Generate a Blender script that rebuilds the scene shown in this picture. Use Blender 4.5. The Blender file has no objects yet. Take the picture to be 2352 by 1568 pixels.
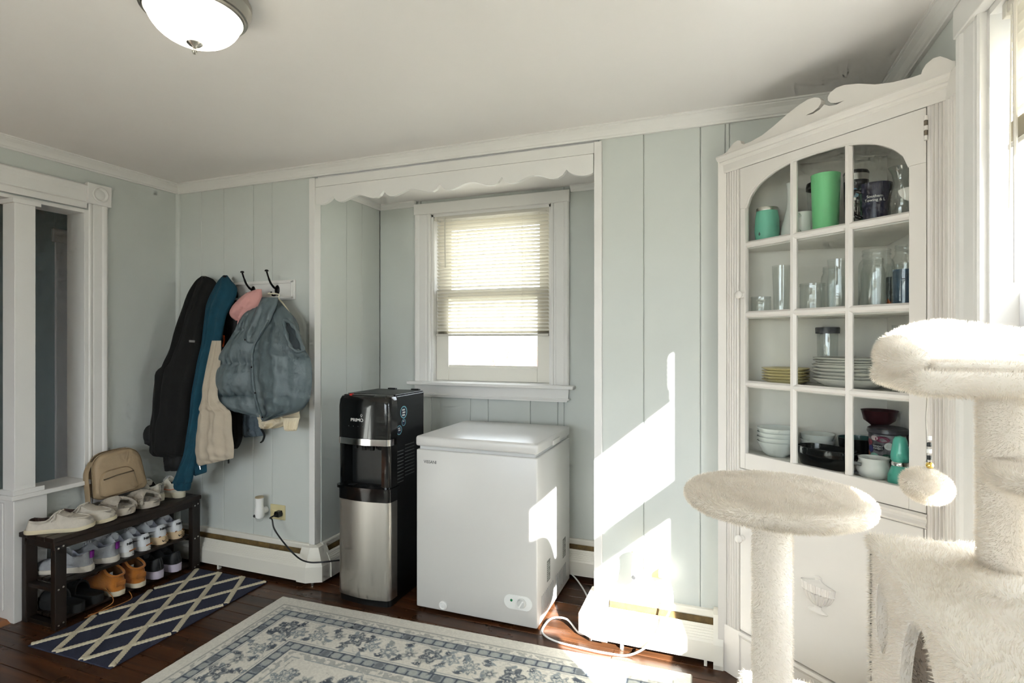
import bpy, bmesh, math, random
import numpy as np
from mathutils import Vector, Matrix

random.seed(11)
rng = np.random.default_rng(11)
PI = math.pi
R = math.radians
S = bpy.context.scene
COL = S.collection

# ------------------------------------------------------------------ camera
FPX, CAMH, YAW = 1265.0, 1.33, R(20.8)
cam = bpy.data.cameras.new('camera')
cam.sensor_width = 36.0
cam.lens = 36.0 * FPX / 2352.0
cam.shift_y = -4.0 / 2352.0
cam.clip_start = 0.02
cam_o = bpy.data.objects.new('camera', cam)
cam_o.location = (0, 0, CAMH)
cam_o.rotation_euler = (R(90), 0, YAW)
COL.objects.link(cam_o)
S.camera = cam_o

# ------------------------------------------------------------------ sky, sun, exposure
S.view_settings.view_transform = 'Standard'
S.view_settings.look = 'None'
S.view_settings.gamma = 1.0
S.view_settings.use_curve_mapping = False
S.view_settings.exposure = 0.58
world = bpy.data.worlds.new('sky')
S.world = world
world.use_nodes = True
wn = world.node_tree.nodes
wn['Background'].inputs[0].default_value = (0.85, 0.92, 1.0, 1)
wn['Background'].inputs[1].default_value = 6.0

SUN_DIR = Vector((-0.847, 0.87, -0.709)).normalized()
sun = bpy.data.lights.new('sun', 'SUN')
sun.energy = 44.0
sun.angle = R(0.55)
sun.color = (1.0, 0.98, 0.96)
sun_o = bpy.data.objects.new('sun', sun)
sun_o.rotation_euler = SUN_DIR.to_track_quat('-Z', 'Y').to_euler()
sun_o.location = (6, -5, 6)
COL.objects.link(sun_o)
S.cycles.use_denoising = True
S.cycles.use_adaptive_sampling = True
S.cycles.adaptive_threshold = 0.10
S.cycles.adaptive_min_samples = 12
S.cycles.max_bounces = 7
S.cycles.diffuse_bounces = 4
S.cycles.glossy_bounces = 3
S.cycles.transmission_bounces = 4
S.cycles.transparent_max_bounces = 24
S.cycles.caustics_reflective = False
S.cycles.caustics_refractive = False
S.cycles.sample_clamp_indirect = 8.0

def portal(name, loc, rot, sx, sy):
    l = bpy.data.lights.new(name, 'AREA')
    l.shape = 'RECTANGLE'; l.size = sx; l.size_y = sy
    l.cycles.is_portal = True
    o = bpy.data.objects.new(name, l)
    o.location = loc; o.rotation_euler = rot
    COL.objects.link(o)
# openings through which the sky lights the room
portal('portal_niche', (-1.29, 3.16, 1.64), (R(-90), 0, 0), 0.74, 1.06)
portal('portal_right', (0.72, 1.16, 1.37), (0, R(90), 0), 1.5, 0.92)
portal('portal_rear', (-1.3, -2.12, 1.4), (R(90), 0, 0), 2.3, 1.5)

# ------------------------------------------------------------------ helpers
class MB:
    """collects shapes, then links them as ONE mesh object"""
    def __init__(self):
        self.v = []; self.f = []; self.n0 = 0
    def add(self, vs, fs):
        n = len(self.v); self.n0 = n
        self.v.extend([tuple(p) for p in vs])
        self.f.extend([tuple(i + n for i in f) for f in fs])
        return self
    def xf(self, M, start=None):
        s = self.n0 if start is None else start
        for i in range(s, len(self.v)):
            self.v[i] = tuple(M @ Vector(self.v[i]))
        return self
    def box(self, x0, x1, y0, y1, z0, z1):
        return self.add([(x0,y0,z0),(x1,y0,z0),(x1,y1,z0),(x0,y1,z0),(x0,y0,z1),(x1,y0,z1),(x1,y1,z1),(x0,y1,z1)],
                        [(0,3,2,1),(4,5,6,7),(0,1,5,4),(1,2,6,5),(2,3,7,6),(3,0,4,7)])
    def rbox(self, x0, x1, y0, y1, z0, z1, b=0.004, seg=2):
        bm = bmesh.new()
        bmesh.ops.create_cube(bm, size=1.0)
        for v in bm.verts:
            v.co = Vector(((x0+x1)/2 + v.co.x*(x1-x0), (y0+y1)/2 + v.co.y*(y1-y0), (z0+z1)/2 + v.co.z*(z1-z0)))
        b = min(b, 0.49*min(abs(x1-x0), abs(y1-y0), abs(z1-z0)))
        bmesh.ops.bevel(bm, geom=bm.edges[:], offset=b, segments=seg, profile=0.5, affect='EDGES')
        bm.verts.index_update()
        self.add([v.co[:] for v in bm.verts], [[v.index for v in f.verts] for f in bm.faces])
        bm.free(); return self
    def prism(self, poly, axis, a0, a1):
        n = len(poly)
        def P(p, a):
            return {'x': (a, p[0], p[1]), 'y': (p[0], a, p[1]), 'z': (p[0], p[1], a)}[axis]
        vs = [P(p, a0) for p in poly] + [P(p, a1) for p in poly]
        fs = [tuple(range(n)), tuple(range(2*n-1, n-1, -1))]
        fs += [(i, n+i, n+(i+1) % n, (i+1) % n) for i in range(n)]
        return self.add(vs, fs)
    def lathe(self, prof, n=24, c=(0,0,0)):
        vs = []; rows = []
        for r, z in prof:
            if r < 1e-6:
                rows.append([len(vs)]); vs.append((c[0], c[1], c[2]+z))
            else:
                rows.append(list(range(len(vs), len(vs)+n)))
                vs += [(c[0]+r*math.cos(2*PI*k/n), c[1]+r*math.sin(2*PI*k/n), c[2]+z) for k in range(n)]
        fs = []
        for a, b in zip(rows, rows[1:]):
            if len(a) == 1 and len(b) == 1: continue
            for k in range(n):
                k2 = (k+1) % n
                if len(a) == 1: fs.append((a[0], b[k2], b[k]))
                elif len(b) == 1: fs.append((a[k], a[k2], b[0]))
                else: fs.append((a[k], a[k2], b[k2], b[k]))
        return self.add(vs, fs)
    def tube(self, pts, r, n=8, flat=1.0):
        pts = [Vector(p) for p in pts]; m = len(pts)
        rs = r if isinstance(r, (list, tuple)) else [r]*m
        vs = []; fs = []
        t0 = (pts[1]-pts[0]).normalized()
        up = Vector((0,0,1)) if abs(t0.z) < 0.9 else Vector((1,0,0))
        nrm = (up - t0*up.dot(t0)).normalized()
        for i, p in enumerate(pts):
            t = (pts[min(i+1, m-1)] - pts[max(i-1, 0)]).normalized()
            nrm = (nrm - t*nrm.dot(t)).normalized(); b = t.cross(nrm)
            for k in range(n):
                a = 2*PI*k/n
                vs.append(p + nrm*math.cos(a)*rs[i]*flat + b*math.sin(a)*rs[i])
        for i in range(m-1):
            for k in range(n):
                fs.append((i*n+k, i*n+(k+1) % n, (i+1)*n+(k+1) % n, (i+1)*n+k))
        fs.append(tuple(range(n-1, -1, -1))); fs.append(tuple(range((m-1)*n, m*n)))
        return self.add(vs, fs)
    def grid(self, P, cu=False, cv=False, capu=False):
        """P[i][j] rows of points; cv closes j; capu caps first and last row"""
        nu, nv = len(P), len(P[0])
        vs = [p for row in P for p in row]; fs = []
        for i in range(nu if cu else nu-1):
            for j in range(nv if cv else nv-1):
                i2 = (i+1) % nu; j2 = (j+1) % nv
                fs.append((i*nv+j, i*nv+j2, i2*nv+j2, i2*nv+j))
        if capu:
            fs.append(tuple(range(nv-1, -1, -1))); fs.append(tuple(range((nu-1)*nv, nu*nv)))
        return self.add(vs, fs)
    def build(self, name, m, parent=None, smooth=None, fix=True, M=None):
        me = bpy.data.meshes.new(name)
        me.from_pydata(self.v if M is None else [tuple(M @ Vector(p)) for p in self.v], [], self.f)
        if fix:
            bm = bmesh.new(); bm.from_mesh(me)
            bmesh.ops.recalc_face_normals(bm, faces=bm.faces[:])
            bm.to_mesh(me); bm.free()
        if smooth is not None:
            me.polygons.foreach_set('use_smooth', [True]*len(me.polygons))
            me.set_sharp_from_angle(angle=R(smooth))
        o = bpy.data.objects.new(name, me)
        COL.objects.link(o)
        if m is not None: me.materials.append(m)
        if parent is not None: o.parent = parent
        return o

def tag(o, label=None, cat=None, group=None, kind=None):
    if label: o['label'] = label
    if cat: o['category'] = cat
    if group: o['group'] = group
    if kind: o['kind'] = kind
    return o
def thing(name, label, cat, loc=(0,0,0), rz=0.0, group=None, kind=None):
    o = bpy.data.objects.new(name, None)
    o.empty_display_size = 0.05
    o.location = loc; o.rotation_euler = (0, 0, rz)
    COL.objects.link(o)
    return tag(o, label, cat, group, kind)
def share(name, me, parent=None, loc=(0,0,0), rot=(0,0,0)):
    o = bpy.data.objects.new(name, me); COL.objects.link(o)
    if parent is not None: o.parent = parent
    o.location = loc; o.rotation_euler = rot
    return o
def copy_tree(o, parent=None):
    c = o.copy(); COL.objects.link(c)
    if parent is not None: c.parent = parent
    for ch in list(o.children): copy_tree(ch, c)
    return c
def text(name, s, size, m, parent, M, ext=0.0006, sx=1.0, bold=0.0):
    cu = bpy.data.curves.new('t', 'FONT')
    cu.body = s; cu.size = size; cu.extrude = ext; cu.align_x = 'CENTER'; cu.align_y = 'CENTER'; cu.offset = bold
    t = bpy.data.objects.new('t', cu); COL.objects.link(t)
    dg = bpy.context.evaluated_depsgraph_get()
    me = bpy.data.meshes.new_from_object(t.evaluated_get(dg))
    bpy.data.objects.remove(t); bpy.data.curves.remove(cu)
    me.transform(M @ Matrix.Diagonal((sx, 1, 1, 1)))
    me.materials.clear(); me.materials.append(m); me.name = name
    o = bpy.data.objects.new(name, me); COL.objects.link(o)
    if parent is not None: o.parent = parent
    return o
def frame(o, ex, ey, ez=None):
    """matrix with columns ex, ey, ez and origin o"""
    ex = Vector(ex).normalized(); ey = Vector(ey).normalized(); ez = ex.cross(ey) if ez is None else Vector(ez)
    return Matrix(((ex.x, ey.x, ez.x, o[0]), (ex.y, ey.y, ez.y, o[1]), (ex.z, ey.z, ez.z, o[2]), (0,0,0,1)))
_F = Vector((-math.sin(YAW), math.cos(YAW), 0)); _R = Vector((math.cos(YAW), math.sin(YAW), 0))
def at(x, y, Y):
    """a measured point of the photograph on the vertical plane y = Y"""
    d = _F + _R*((x-1176)/FPX) + Vector((0,0,(780-y)/FPX))
    k = Y/d.y
    return Vector((d.x*k, Y, CAMH + d.z*k))
def smooth_curve(pts, n=8):
    """Catmull-Rom through points"""
    P = [Vector(p) for p in pts]; out = []
    for i in range(len(P)-1):
        p0, p1, p2, p3 = P[max(i-1,0)], P[i], P[i+1], P[min(i+2,len(P)-1)]
        for k in range(n):
            t = k/n
            out.append(0.5*((2*p1)+(p2-p0)*t+(2*p0-5*p1+4*p2-p3)*t*t+(3*p1-p0-3*p2+p3)*t**3))
    out.append(P[-1]); return out
def srgb(r, g, b):
    f = lambda c: (c/255/12.92) if c/255 <= 0.04045 else ((c/255+0.055)/1.055)**2.4
    return (f(r), f(g), f(b))

_M = {}
def mat(name, col, rough=0.5, metal=0.0, bump=None, var=None, trans=0.0, ior=1.5, sheen=0.0, coat=0.0, emit=None, alpha=1.0, rnd=0.0, aniso=None, spec=0.5):
    """procedural principled material; bump=(scale,strength[,distance]); var=(scale,amount); rnd = per-object value shift"""
    if name in _M: return _M[name]
    m = bpy.data.materials.new(name); m.use_nodes = True
    nt = m.node_tree; N = nt.nodes; L = nt.links
    b = N['Principled BSDF']
    c = (*col, 1)
    b.inputs['Base Color'].default_value = c
    b.inputs['Roughness'].default_value = rough
    b.inputs['Metallic'].default_value = metal
    b.inputs['IOR'].default_value = ior
    b.inputs['Specular IOR Level'].default_value = spec
    b.inputs['Transmission Weight'].default_value = trans
    b.inputs['Sheen Weight'].default_value = sheen
    b.inputs['Coat Weight'].default_value = coat
    b.inputs['Alpha'].default_value = alpha
    if emit:
        b.inputs['Emission Color'].default_value = (*emit[0], 1); b.inputs['Emission Strength'].default_value = emit[1]
    if bump or var or aniso:
        tc = N.new('ShaderNodeTexCoord'); src = tc.outputs['Object']
        if aniso:
            mp = N.new('ShaderNodeMapping'); mp.inputs['Scale'].default_value = aniso
            L.new(src, mp.inputs['Vector']); src = mp.outputs['Vector']
    last = None
    if var:
        nz = N.new('ShaderNodeTexNoise'); nz.inputs['Scale'].default_value = var[0]; nz.inputs['Detail'].default_value = 6
        nz.inputs['Roughness'].default_value = 0.65
        L.new(src, nz.inputs['Vector'])
        mr = N.new('ShaderNodeMapRange'); mr.inputs['From Min'].default_value = 0.3; mr.inputs['From Max'].default_value = 0.7
        mr.inputs['To Min'].default_value = 1-var[1]; mr.inputs['To Max'].default_value = 1+var[1]
        L.new(nz.outputs['Fac'], mr.inputs['Value']); last = mr.outputs['Result']
    if rnd:
        oi = N.new('ShaderNodeObjectInfo'); mr2 = N.new('ShaderNodeMapRange')
        mr2.inputs['To Min'].default_value = 1-rnd; mr2.inputs['To Max'].default_value = 1+rnd
        L.new(oi.outputs['Random'], mr2.inputs['Value'])
        if last is None: last = mr2.outputs['Result']
        else:
            mu = N.new('ShaderNodeMath'); mu.operation = 'MULTIPLY'
            L.new(last, mu.inputs[0]); L.new(mr2.outputs['Result'], mu.inputs[1]); last = mu.outputs[0]
    if last is not None:
        mx = N.new('ShaderNodeVectorMath'); mx.operation = 'SCALE'
        mx.inputs[0].default_value = col
        L.new(last, mx.inputs['Scale']); L.new(mx.outputs[0], b.inputs['Base Color'])
    if bump:
        nb = N.new('ShaderNodeTexNoise'); nb.inputs['Scale'].default_value = bump[0]; nb.inputs['Detail'].default_value = 5
        L.new(src, nb.inputs['Vector'])
        bp = N.new('ShaderNodeBump'); bp.inputs['Strength'].default_value = bump[1]
        bp.inputs['Distance'].default_value = bump[2] if len(bump) > 2 else 0.002
        L.new(nb.outputs['Fac'], bp.inputs['Height']); L.new(bp.outputs['Normal'], b.inputs['Normal'])
    _M[name] = m
    return m

WALL = mat('wall_blue', srgb(200, 204, 200), 0.62, bump=(90, 0.12, 0.001), var=(1.5, 0.03))
WHITE = mat('trim_white', srgb(226, 224, 221), 0.42, bump=(60, 0.08, 0.001), var=(3, 0.025))
CEIL = mat('ceiling_white', srgb(236, 232, 229), 0.8, bump=(120, 0.15, 0.001), var=(0.8, 0.03))
HEAT = mat('heater_enamel', srgb(226, 222, 212), 0.4)
DARKSLOT = mat('heater_fins', srgb(104, 82, 44), 0.7, var=(30, 0.5))
PLASTIC_W = mat('plastic_white', srgb(235, 235, 233), 0.35)
BLACK = mat('plastic_black', srgb(16, 17, 17), 0.28)
STEEL = mat('steel', (0.62, 0.60, 0.56), 0.28, 1.0)
CHROME = mat('chrome', (0.8, 0.8, 0.8), 0.12, 1.0)
def thin_glass(name, tint=(1, 1, 1), refl=0.09):
    """a clear pane: straight-through light plus a mirror reflection"""
    m = bpy.data.materials.new(name); m.use_nodes = True
    N = m.node_tree.nodes; L = m.node_tree.links
    N.remove(N['Principled BSDF'])
    t = N.new('ShaderNodeBsdfTransparent'); t.inputs[0].default_value = (*tint, 1)
    g = N.new('ShaderNodeBsdfGlossy'); g.inputs['Roughness'].default_value = 0.0
    lw = N.new('ShaderNodeLayerWeight'); lw.inputs[0].default_value = 0.5      # Schlick reflection, same from both sides
    pw = N.new('ShaderNodeMath'); pw.operation = 'POWER'; pw.inputs[1].default_value = 6.0
    mn = N.new('ShaderNodeMath'); mn.operation = 'MULTIPLY_ADD'; mn.inputs[1].default_value = 1-refl; mn.inputs[2].default_value = refl
    mx = N.new('ShaderNodeMixShader')
    L.new(lw.outputs['Facing'], pw.inputs[0]); L.new(pw.outputs[0], mn.inputs[0]); L.new(mn.outputs[0], mx.inputs[0])
    L.new(t.outputs[0], mx.inputs[1]); L.new(g.outputs[0], mx.inputs[2])
    L.new(mx.outputs[0], N['Material Output'].inputs[0])
    return m
PANE = thin_glass('window_glass', (0.98, 0.99, 0.985), 0.04)
CABPANE = thin_glass('cabinet_glass', (0.97, 0.98, 0.975), 0.03)
GLASS = thin_glass('drinking_glass', (0.972, 0.982, 0.978), 0.07)

# ================================================================== SETTING
XL, XR, YB, YN, ZC, YR = -3.135, 0.60, 2.45, 3.05, 2.28, -2.0
NXL, NXR, NZ = -2.08, -0.53, 2.205      # niche side walls and ceiling

# ---- floor boards (along x), each plank its own child
def wood_mat(name, c1, c2, rough, axis_scale, rnd=0.25, coat=0.0):
    m = bpy.data.materials.new(name); m.use_nodes = True
    N = m.node_tree.nodes; L = m.node_tree.links; b = N['Principled BSDF']
    tc = N.new('ShaderNodeTexCoord'); mp = N.new('ShaderNodeMapping'); mp.inputs['Scale'].default_value = axis_scale
    oi = N.new('ShaderNodeObjectInfo')
    ad = N.new('ShaderNodeVectorMath'); ad.operation = 'ADD'
    cb = N.new('ShaderNodeCombineXYZ'); mu = N.new('ShaderNodeMath'); mu.operation = 'MULTIPLY'; mu.inputs[1].default_value = 37.0
    L.new(oi.outputs['Random'], mu.inputs[0]); L.new(mu.outputs[0], cb.inputs[0]); L.new(mu.outputs[0], cb.inputs[2])
    L.new(tc.outputs['Object'], mp.inputs['Vector']); L.new(mp.outputs[0], ad.inputs[0]); L.new(cb.outputs[0], ad.inputs[1])
    nz = N.new('ShaderNodeTexNoise'); nz.inputs['Scale'].default_value = 4.0; nz.inputs['Detail'].default_value = 8; nz.inputs['Distortion'].default_value = 0.6
    L.new(ad.outputs[0], nz.inputs['Vector'])
    cr = N.new('ShaderNodeValToRGB')
    cr.color_ramp.elements[0].position = 0.32; cr.color_ramp.elements[0].color = (*c1, 1)
    cr.color_ramp.elements[1].position = 0.70; cr.color_ramp.elements[1].color = (*c2, 1)
    L.new(nz.outputs['Fac'], cr.inputs['Fac'])
    mr = N.new('ShaderNodeMapRange'); mr.inputs['To Min'].default_value = 1-rnd; mr.inputs['To Max'].default_value = 1+rnd
    L.new(oi.outputs['Random'], mr.inputs['Value'])
    sc = N.new('ShaderNodeVectorMath'); sc.operation = 'SCALE'
    L.new(cr.outputs['Color'], sc.inputs[0]); L.new(mr.outputs[0], sc.inputs['Scale'])
    L.new(sc.outputs[0], b.inputs['Base Color'])
    r2 = N.new('ShaderNodeTexNoise'); r2.inputs['Scale'].default_value = 9.0; r2.inputs['Detail'].default_value = 6
    L.new(tc.outputs['Object'], r2.inputs['Vector'])
    mrr = N.new('ShaderNodeMapRange'); mrr.inputs['To Min'].default_value = rough*0.7; mrr.inputs['To Max'].default_value = rough*1.4
    L.new(r2.outputs['Fac'], mrr.inputs['Value']); L.new(mrr.outputs[0], b.inputs['Roughness'])
    bp = N.new('ShaderNodeBump'); bp.inputs['Strength'].default_value = 0.12; bp.inputs['Distance'].default_value = 0.001
    L.new(nz.outputs['Fac'], bp.inputs['Height']); L.new(bp.outputs['Normal'], b.inputs['Normal'])
    b.inputs['Coat Weight'].default_value = coat
    return m
FLOORM = wood_mat('floor_wood', srgb(42, 26, 15), srgb(90, 54, 30), 0.28, (0.35, 6.0, 1.0), 0.22)
floor = MB().box(XL, XR+0.1, YR, YN+0.1, -0.06, -0.014).build('floor', mat('subfloor', srgb(20, 11, 6), 0.8))
tag(floor, 'dark reddish brown varnished board floor', 'floor', kind='structure')
def plank_mesh(L_, W_, T_, b=0.0015):
    return MB().add([(0,0,-T_),(L_,0,-T_),(L_,W_,-T_),(0,W_,-T_),(0,0,-b),(L_,0,-b),(L_,W_,-b),(0,W_,-b),(b,b,0),(L_-b,b,0),(L_-b,W_-b,0),(b,W_-b,0)],
                    [(0,3,2,1),(0,1,5,4),(1,2,6,5),(2,3,7,6),(3,0,4,7),(4,5,9,8),(5,6,10,9),(6,7,11,10),(7,4,8,11),(8,9,10,11)])
PW = 0.083; k = 0; y = YB
rows = []
while y > YR + 0.01:
    rows.append((y-PW, XL, XR)); y -= PW
y = YB
while y < YN - 0.03:
    rows.append((y, NXL-0.015, NXR+0.015)); y += PW
for ry, xa, xb in rows:
    x = xa; first = True
    while x < xb - 0.02:
        ln = (0.35 + random.random()*1.5) if first else (1.2 + random.random()*0.9)
        first = False
        e = min(x+ln, xb)
        if xb - e < 0.25: e = xb
        o = plank_mesh(e-x-0.0012, PW-0.0014, 0.014).build('floor_plank', FLOORM, floor, fix=False)
        o.location = (x, ry, 0)
        x = e

# ---- walls
def wall_planks(parent, bounds, z0, z1, fr, T=0.012, b=0.003):
    """vertical tongue boards; fr maps (u along wall, out of wall, z) to world"""
    for a, c in zip(bounds, bounds[1:]):
        a2, c2 = a+0.0007, c-0.0007
        m = MB().add([(a2,-T,z0),(c2,-T,z0),(c2,-b,z0),(c2-b,0,z0),(a2+b,0,z0),(a2,-b,z0),
                      (a2,-T,z1),(c2,-T,z1),(c2,-b,z1),(c2-b,0,z1),(a2+b,0,z1),(a2,-b,z1)],
                     [(0,1,2,3,4,5),(11,10,9,8,7,6),(0,6,7,1),(1,7,8,2),(2,8,9,3),(3,9,10,4),(4,10,11,5),(5,11,6,0)])
        m.xf(fr).build('wall_plank', WALL, parent)
FB = frame((0, YB, 0), (1, 0, 0), (0, -1, 0), (0, 0, 1))
wall_back = MB().box(XL-0.13, NXL-0.03, YB+0.012, YB+0.08, 0, ZC+0.05).box(NXR+0.03, XR+0.15, YB+0.012, YB+0.08, 0, ZC+0.05)\
    .box(NXL-0.03, NXR+0.03, YB+0.022, YB+0.08, 2.15, ZC+0.05).build('wall_back', WALL)
tag(wall_back, 'pale blue wall of vertical boards with an alcove cut into it', 'wall', kind='structure')
wall_planks(wall_back, [XL, -2.942, -2.763, -2.534, -2.396, -2.10], 0, ZC, FB)
wall_planks(wall_back, [-0.515, -0.316, -0.082, 0.016, 0.033, 0.30, XR], 0, ZC, FB)

wn_l = MB().box(NXL-0.08, NXL-0.012, YB+0.01, YN+0.1, 0, NZ+0.05).build('wall_niche_left', WALL)
tag(wn_l, 'pale blue boarded left side wall of the alcove', 'wall', kind='structure')
wall_planks(wn_l, [-YN, -2.86, -2.71, -2.487], 0, NZ, frame((NXL, 0, 0), (0, -1, 0), (1, 0, 0), (0, 0, 1)))
wn_r = MB().box(NXR+0.012, NXR+0.08, YB+0.01, YN+0.1, 0, NZ+0.05).build('wall_niche_right', WALL)
tag(wn_r, 'pale blue boarded right side wall of the alcove', 'wall', kind='structure')
wall_planks(wn_r, [2.487, 2.68, 2.88, YN], 0, NZ, frame((NXR, 0, 0), (0, 1, 0), (-1, 0, 0), (0, 0, 1)))
FN = frame((0, YN, 0), (1, 0, 0), (0, -1, 0), (0, 0, 1))
wn_b = MB().box(NXL-0.05, -1.70, YN+0.012, YN+0.16, 0, NZ+0.05).box(-0.905, NXR+0.05, YN+0.012, YN+0.16, 0, NZ+0.05)\
    .box(-1.70, -0.905, YN+0.012, YN+0.16, 0, 1.05).box(-1.70, -0.905, YN+0.012, YN+0.16, 2.14, NZ+0.05).build('wall_niche_back', WALL)
tag(wn_b, 'pale blue boarded back wall of the alcove around its window', 'wall', kind='structure')
wall_planks(wn_b, [NXL, -1.775], 0, NZ, FN)
wall_planks(wn_b, [-0.84, NXR], 0, NZ, FN)
wall_planks(wn_b, [-1.775, -1.699, -1.431, -1.313, -1.044, -0.878, -0.84], 0, 1.05, FN)
wall_planks(wn_b, [-1.775, -0.84], 2.15, NZ, FN)

# left wall with cased opening, half wall and post
LT = 0.125
wall_left = MB().box(XL-LT, XL, 1.915, YB+0.012, 0, ZC+0.05).box(XL-LT, XL, 1.66, 1.915, 0, 0.575)\
    .box(XL-LT, XL, 0.2, 1.915, 2.014, ZC+0.05).box(XL-LT, XL, YR-0.12, 0.2, 0, ZC+0.05).build('wall_left', WALL)
tag(wall_left, 'pale blue plaster wall with a white cased opening', 'wall', kind='structure')
# right wall with two window openings
RT = 0.17
wall_right = MB().box(XR, XR+RT, 1.66, YB+0.1, 0, ZC+0.05).box(XR, XR+RT, YR-0.12, 0.71, 0, ZC+0.05)
for a, b in ((0.71, 1.66),):
    wall_right.box(XR, XR+RT, a, b, 0, 0.60).box(XR, XR+RT, a, b, 2.14, ZC+0.05)
wall_right = wall_right.build('wall_right', WALL)
tag(wall_right, 'pale blue wall holding the sunny window', 'wall', kind='structure')
wall_rear = MB().box(XL, -2.5, YR-0.12, YR, 0, ZC+0.05).box(-0.1, XR, YR-0.12, YR, 0, ZC+0.05)\
    .box(-2.5, -0.1, YR-0.12, YR, 0, 0.62).box(-2.5, -0.1, YR-0.12, YR, 2.17, ZC+0.05).build('wall_rear', WALL)
tag(wall_rear, 'pale blue rear wall around the added fill window', 'wall', kind='structure')
ceiling = MB().box(XL, XR, YR, YB+0.012, ZC, ZC+0.05).build('ceiling', CEIL)
tag(ceiling, 'plain off-white plaster ceiling', 'ceiling', kind='structure')
cn = MB().box(NXL-0.01, NXR+0.01, YB+0.02, YN+0.012, NZ, NZ+0.05).build('ceiling_niche', CEIL)
tag(cn, 'lower white ceiling of the alcove', 'ceiling', kind='structure')

# side room seen through the opening
SIDE = mat('side_room_wall', srgb(176, 190, 190), 0.7)
sr = MB().box(-4.75, -4.601, -1.1, 2.66, 0, ZC+0.09).box(-4.75, -4.601, 3.42, 3.6, 0, ZC+0.09).box(-4.75, -4.6, 2.60, 3.45, 2.03, ZC+0.09)\
    .box(-4.75, XL-LT+0.05, 3.5, 3.6, 0, ZC+0.09).box(-4.75, XL-LT, -1.1, -1.0, 0, ZC+0.09).box(XL-LT-0.03, XL-LT-0.001, YB, 3.5, 0, ZC+0.09).build('wall_side_room', SIDE)
tag(sr, 'grey blue wall of the dim room beyond the opening', 'wall', kind='structure')
sc_ = MB().box(-4.75, XL-0.002, -1.1, 3.6, ZC+0.04, ZC+0.09).build('ceiling_side_room', CEIL)
tag(sc_, 'ceiling of the dim room beyond the opening', 'ceiling', kind='structure')
sf_ = MB().box(-4.75, XL-0.001, -1.1, 3.6, -0.06, -0.001).build('floor_side_room', mat('side_floor', srgb(120, 80, 48), 0.4, var=(8, 0.2)))
tag(sf_, 'warm brown wood floor of the room beyond the opening', 'floor', kind='structure')
dr = thing('door_1', 'white door with black knob in the dim side room', 'door', (-4.6, 3.06, 0), kind='structure')
MB().rbox(-0.035, 0.0, -0.43, 0.39, 0.0, 2.06, 0.003).build('door_slab', WHITE, dr)
for z0, z1 in ((0.2, 0.9), (1.05, 1.9)):
    for y0, y1 in ((-0.28, -0.04), (0.04, 0.28)):
        MB().rbox(0.0, 0.008, y0, y1, z0, z1, 0.004).build('door_panel', WHITE, dr)
for y0, y1 in ((-0.46, -0.375), (0.375, 0.46)):
    MB().rbox(0.0, 0.02, y0, y1, 0, 2.05, 0.004).build('door_casing', WHITE, dr)
MB().rbox(0.0, 0.022, -0.48, 0.48, 2.05, 2.15, 0.004).build('door_casing', WHITE, dr)
MB().lathe([(0, 0.052), (0.018, 0.05), (0.026, 0.04), (0.024, 0.028), (0.010, 0.018), (0.010, 0.004), (0.026, 0.003), (0.026, 0)], 16).xf(Matrix.Translation((0.0, -0.33, 0.90)) @ Matrix.Rotation(R(90), 4, 'Y')).build('door_knob', BLACK, dr, smooth=40)
th = MB().prism([(XL-LT-0.02, 0), (XL-LT+0.01, 0.014), (XL-0.01, 0.014), (XL+0.02, 0)], 'y', 0.22, 1.58).build('trim_threshold', mat('threshold_wood', srgb(150, 98, 60), 0.45, var=(12, 0.2)))
tag(th, 'light brown wooden threshold of the cased opening', 'threshold', kind='structure')

# ---- mouldings
CP = [(0, 0.055), (0.012, 0.055), (0.013, 0.049), (0.018, 0.045), (0.022, 0.036), (0.029, 0.024), (0.037, 0.016), (0.041, 0.012), (0.041, 0.008), (0.047, 0.006), (0.047, 0), (0, 0)]
t = MB().prism([(YB-d, ZC-z) for d, z in CP], 'x', XL, XR).build('trim_1', WHITE); tag(t, 'white cove moulding along the top of the back wall', 'moulding', kind='structure')
t = MB().prism([(XL+d, ZC-z) for d, z in CP], 'y', YR, YB).build('trim_2', WHITE); tag(t, 'white cove moulding along the top of the left wall', 'moulding', kind='structure')
t = MB().prism([(XR-d, ZC-z) for d, z in CP], 'y', YR, YB).build('trim_3', WHITE); tag(t, 'white cove moulding above the sunny window', 'moulding', kind='structure')
t = MB().prism([(XL, YB), (XL+0.02, YB), (XL+0.018, YB-0.008), (XL+0.013, YB-0.014), (XL+0.007, YB-0.018), (XL, YB-0.02)], 'z', 0.2, ZC-0.055).build('trim_4', WALL)
tag(t, 'blue painted quarter round in the room corner', 'moulding', kind='structure')
NP = [(0, 0.035), (0.006, 0.035), (0.010, 0.022), (0.02, 0.012), (0.026, 0.008), (0.026, 0), (0, 0)]
t = MB().prism([(NXL+d, NZ-z) for d, z in NP], 'y', YB+0.03, YN).build('trim_5', WHITE); tag(t, 'thin white moulding on the alcove left wall', 'moulding', kind='structure')
t = MB().prism([(YN-d, NZ-z) for d, z in NP], 'x', NXL, -1.81).prism([(YN-d, NZ-z) for d, z in NP], 'x', -0.80, NXR).build('trim_6', WHITE); tag(t, 'thin white moulding on the alcove back wall', 'moulding', kind='structure')
t = MB().rbox(-2.122, NXL-0.004, 2.438, 2.488, 0.205, 2.217, 0.002).build('trim_7', WHITE); tag(t, 'white corner board on the left edge of the alcove', 'trim', kind='structure')
t = MB().rbox(NXR-0.003, -0.498, 2.438, 2.488, 0.19, 2.217, 0.002).build('trim_8', WHITE); tag(t, 'white corner board on the right edge of the alcove', 'trim', kind='structure')
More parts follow.
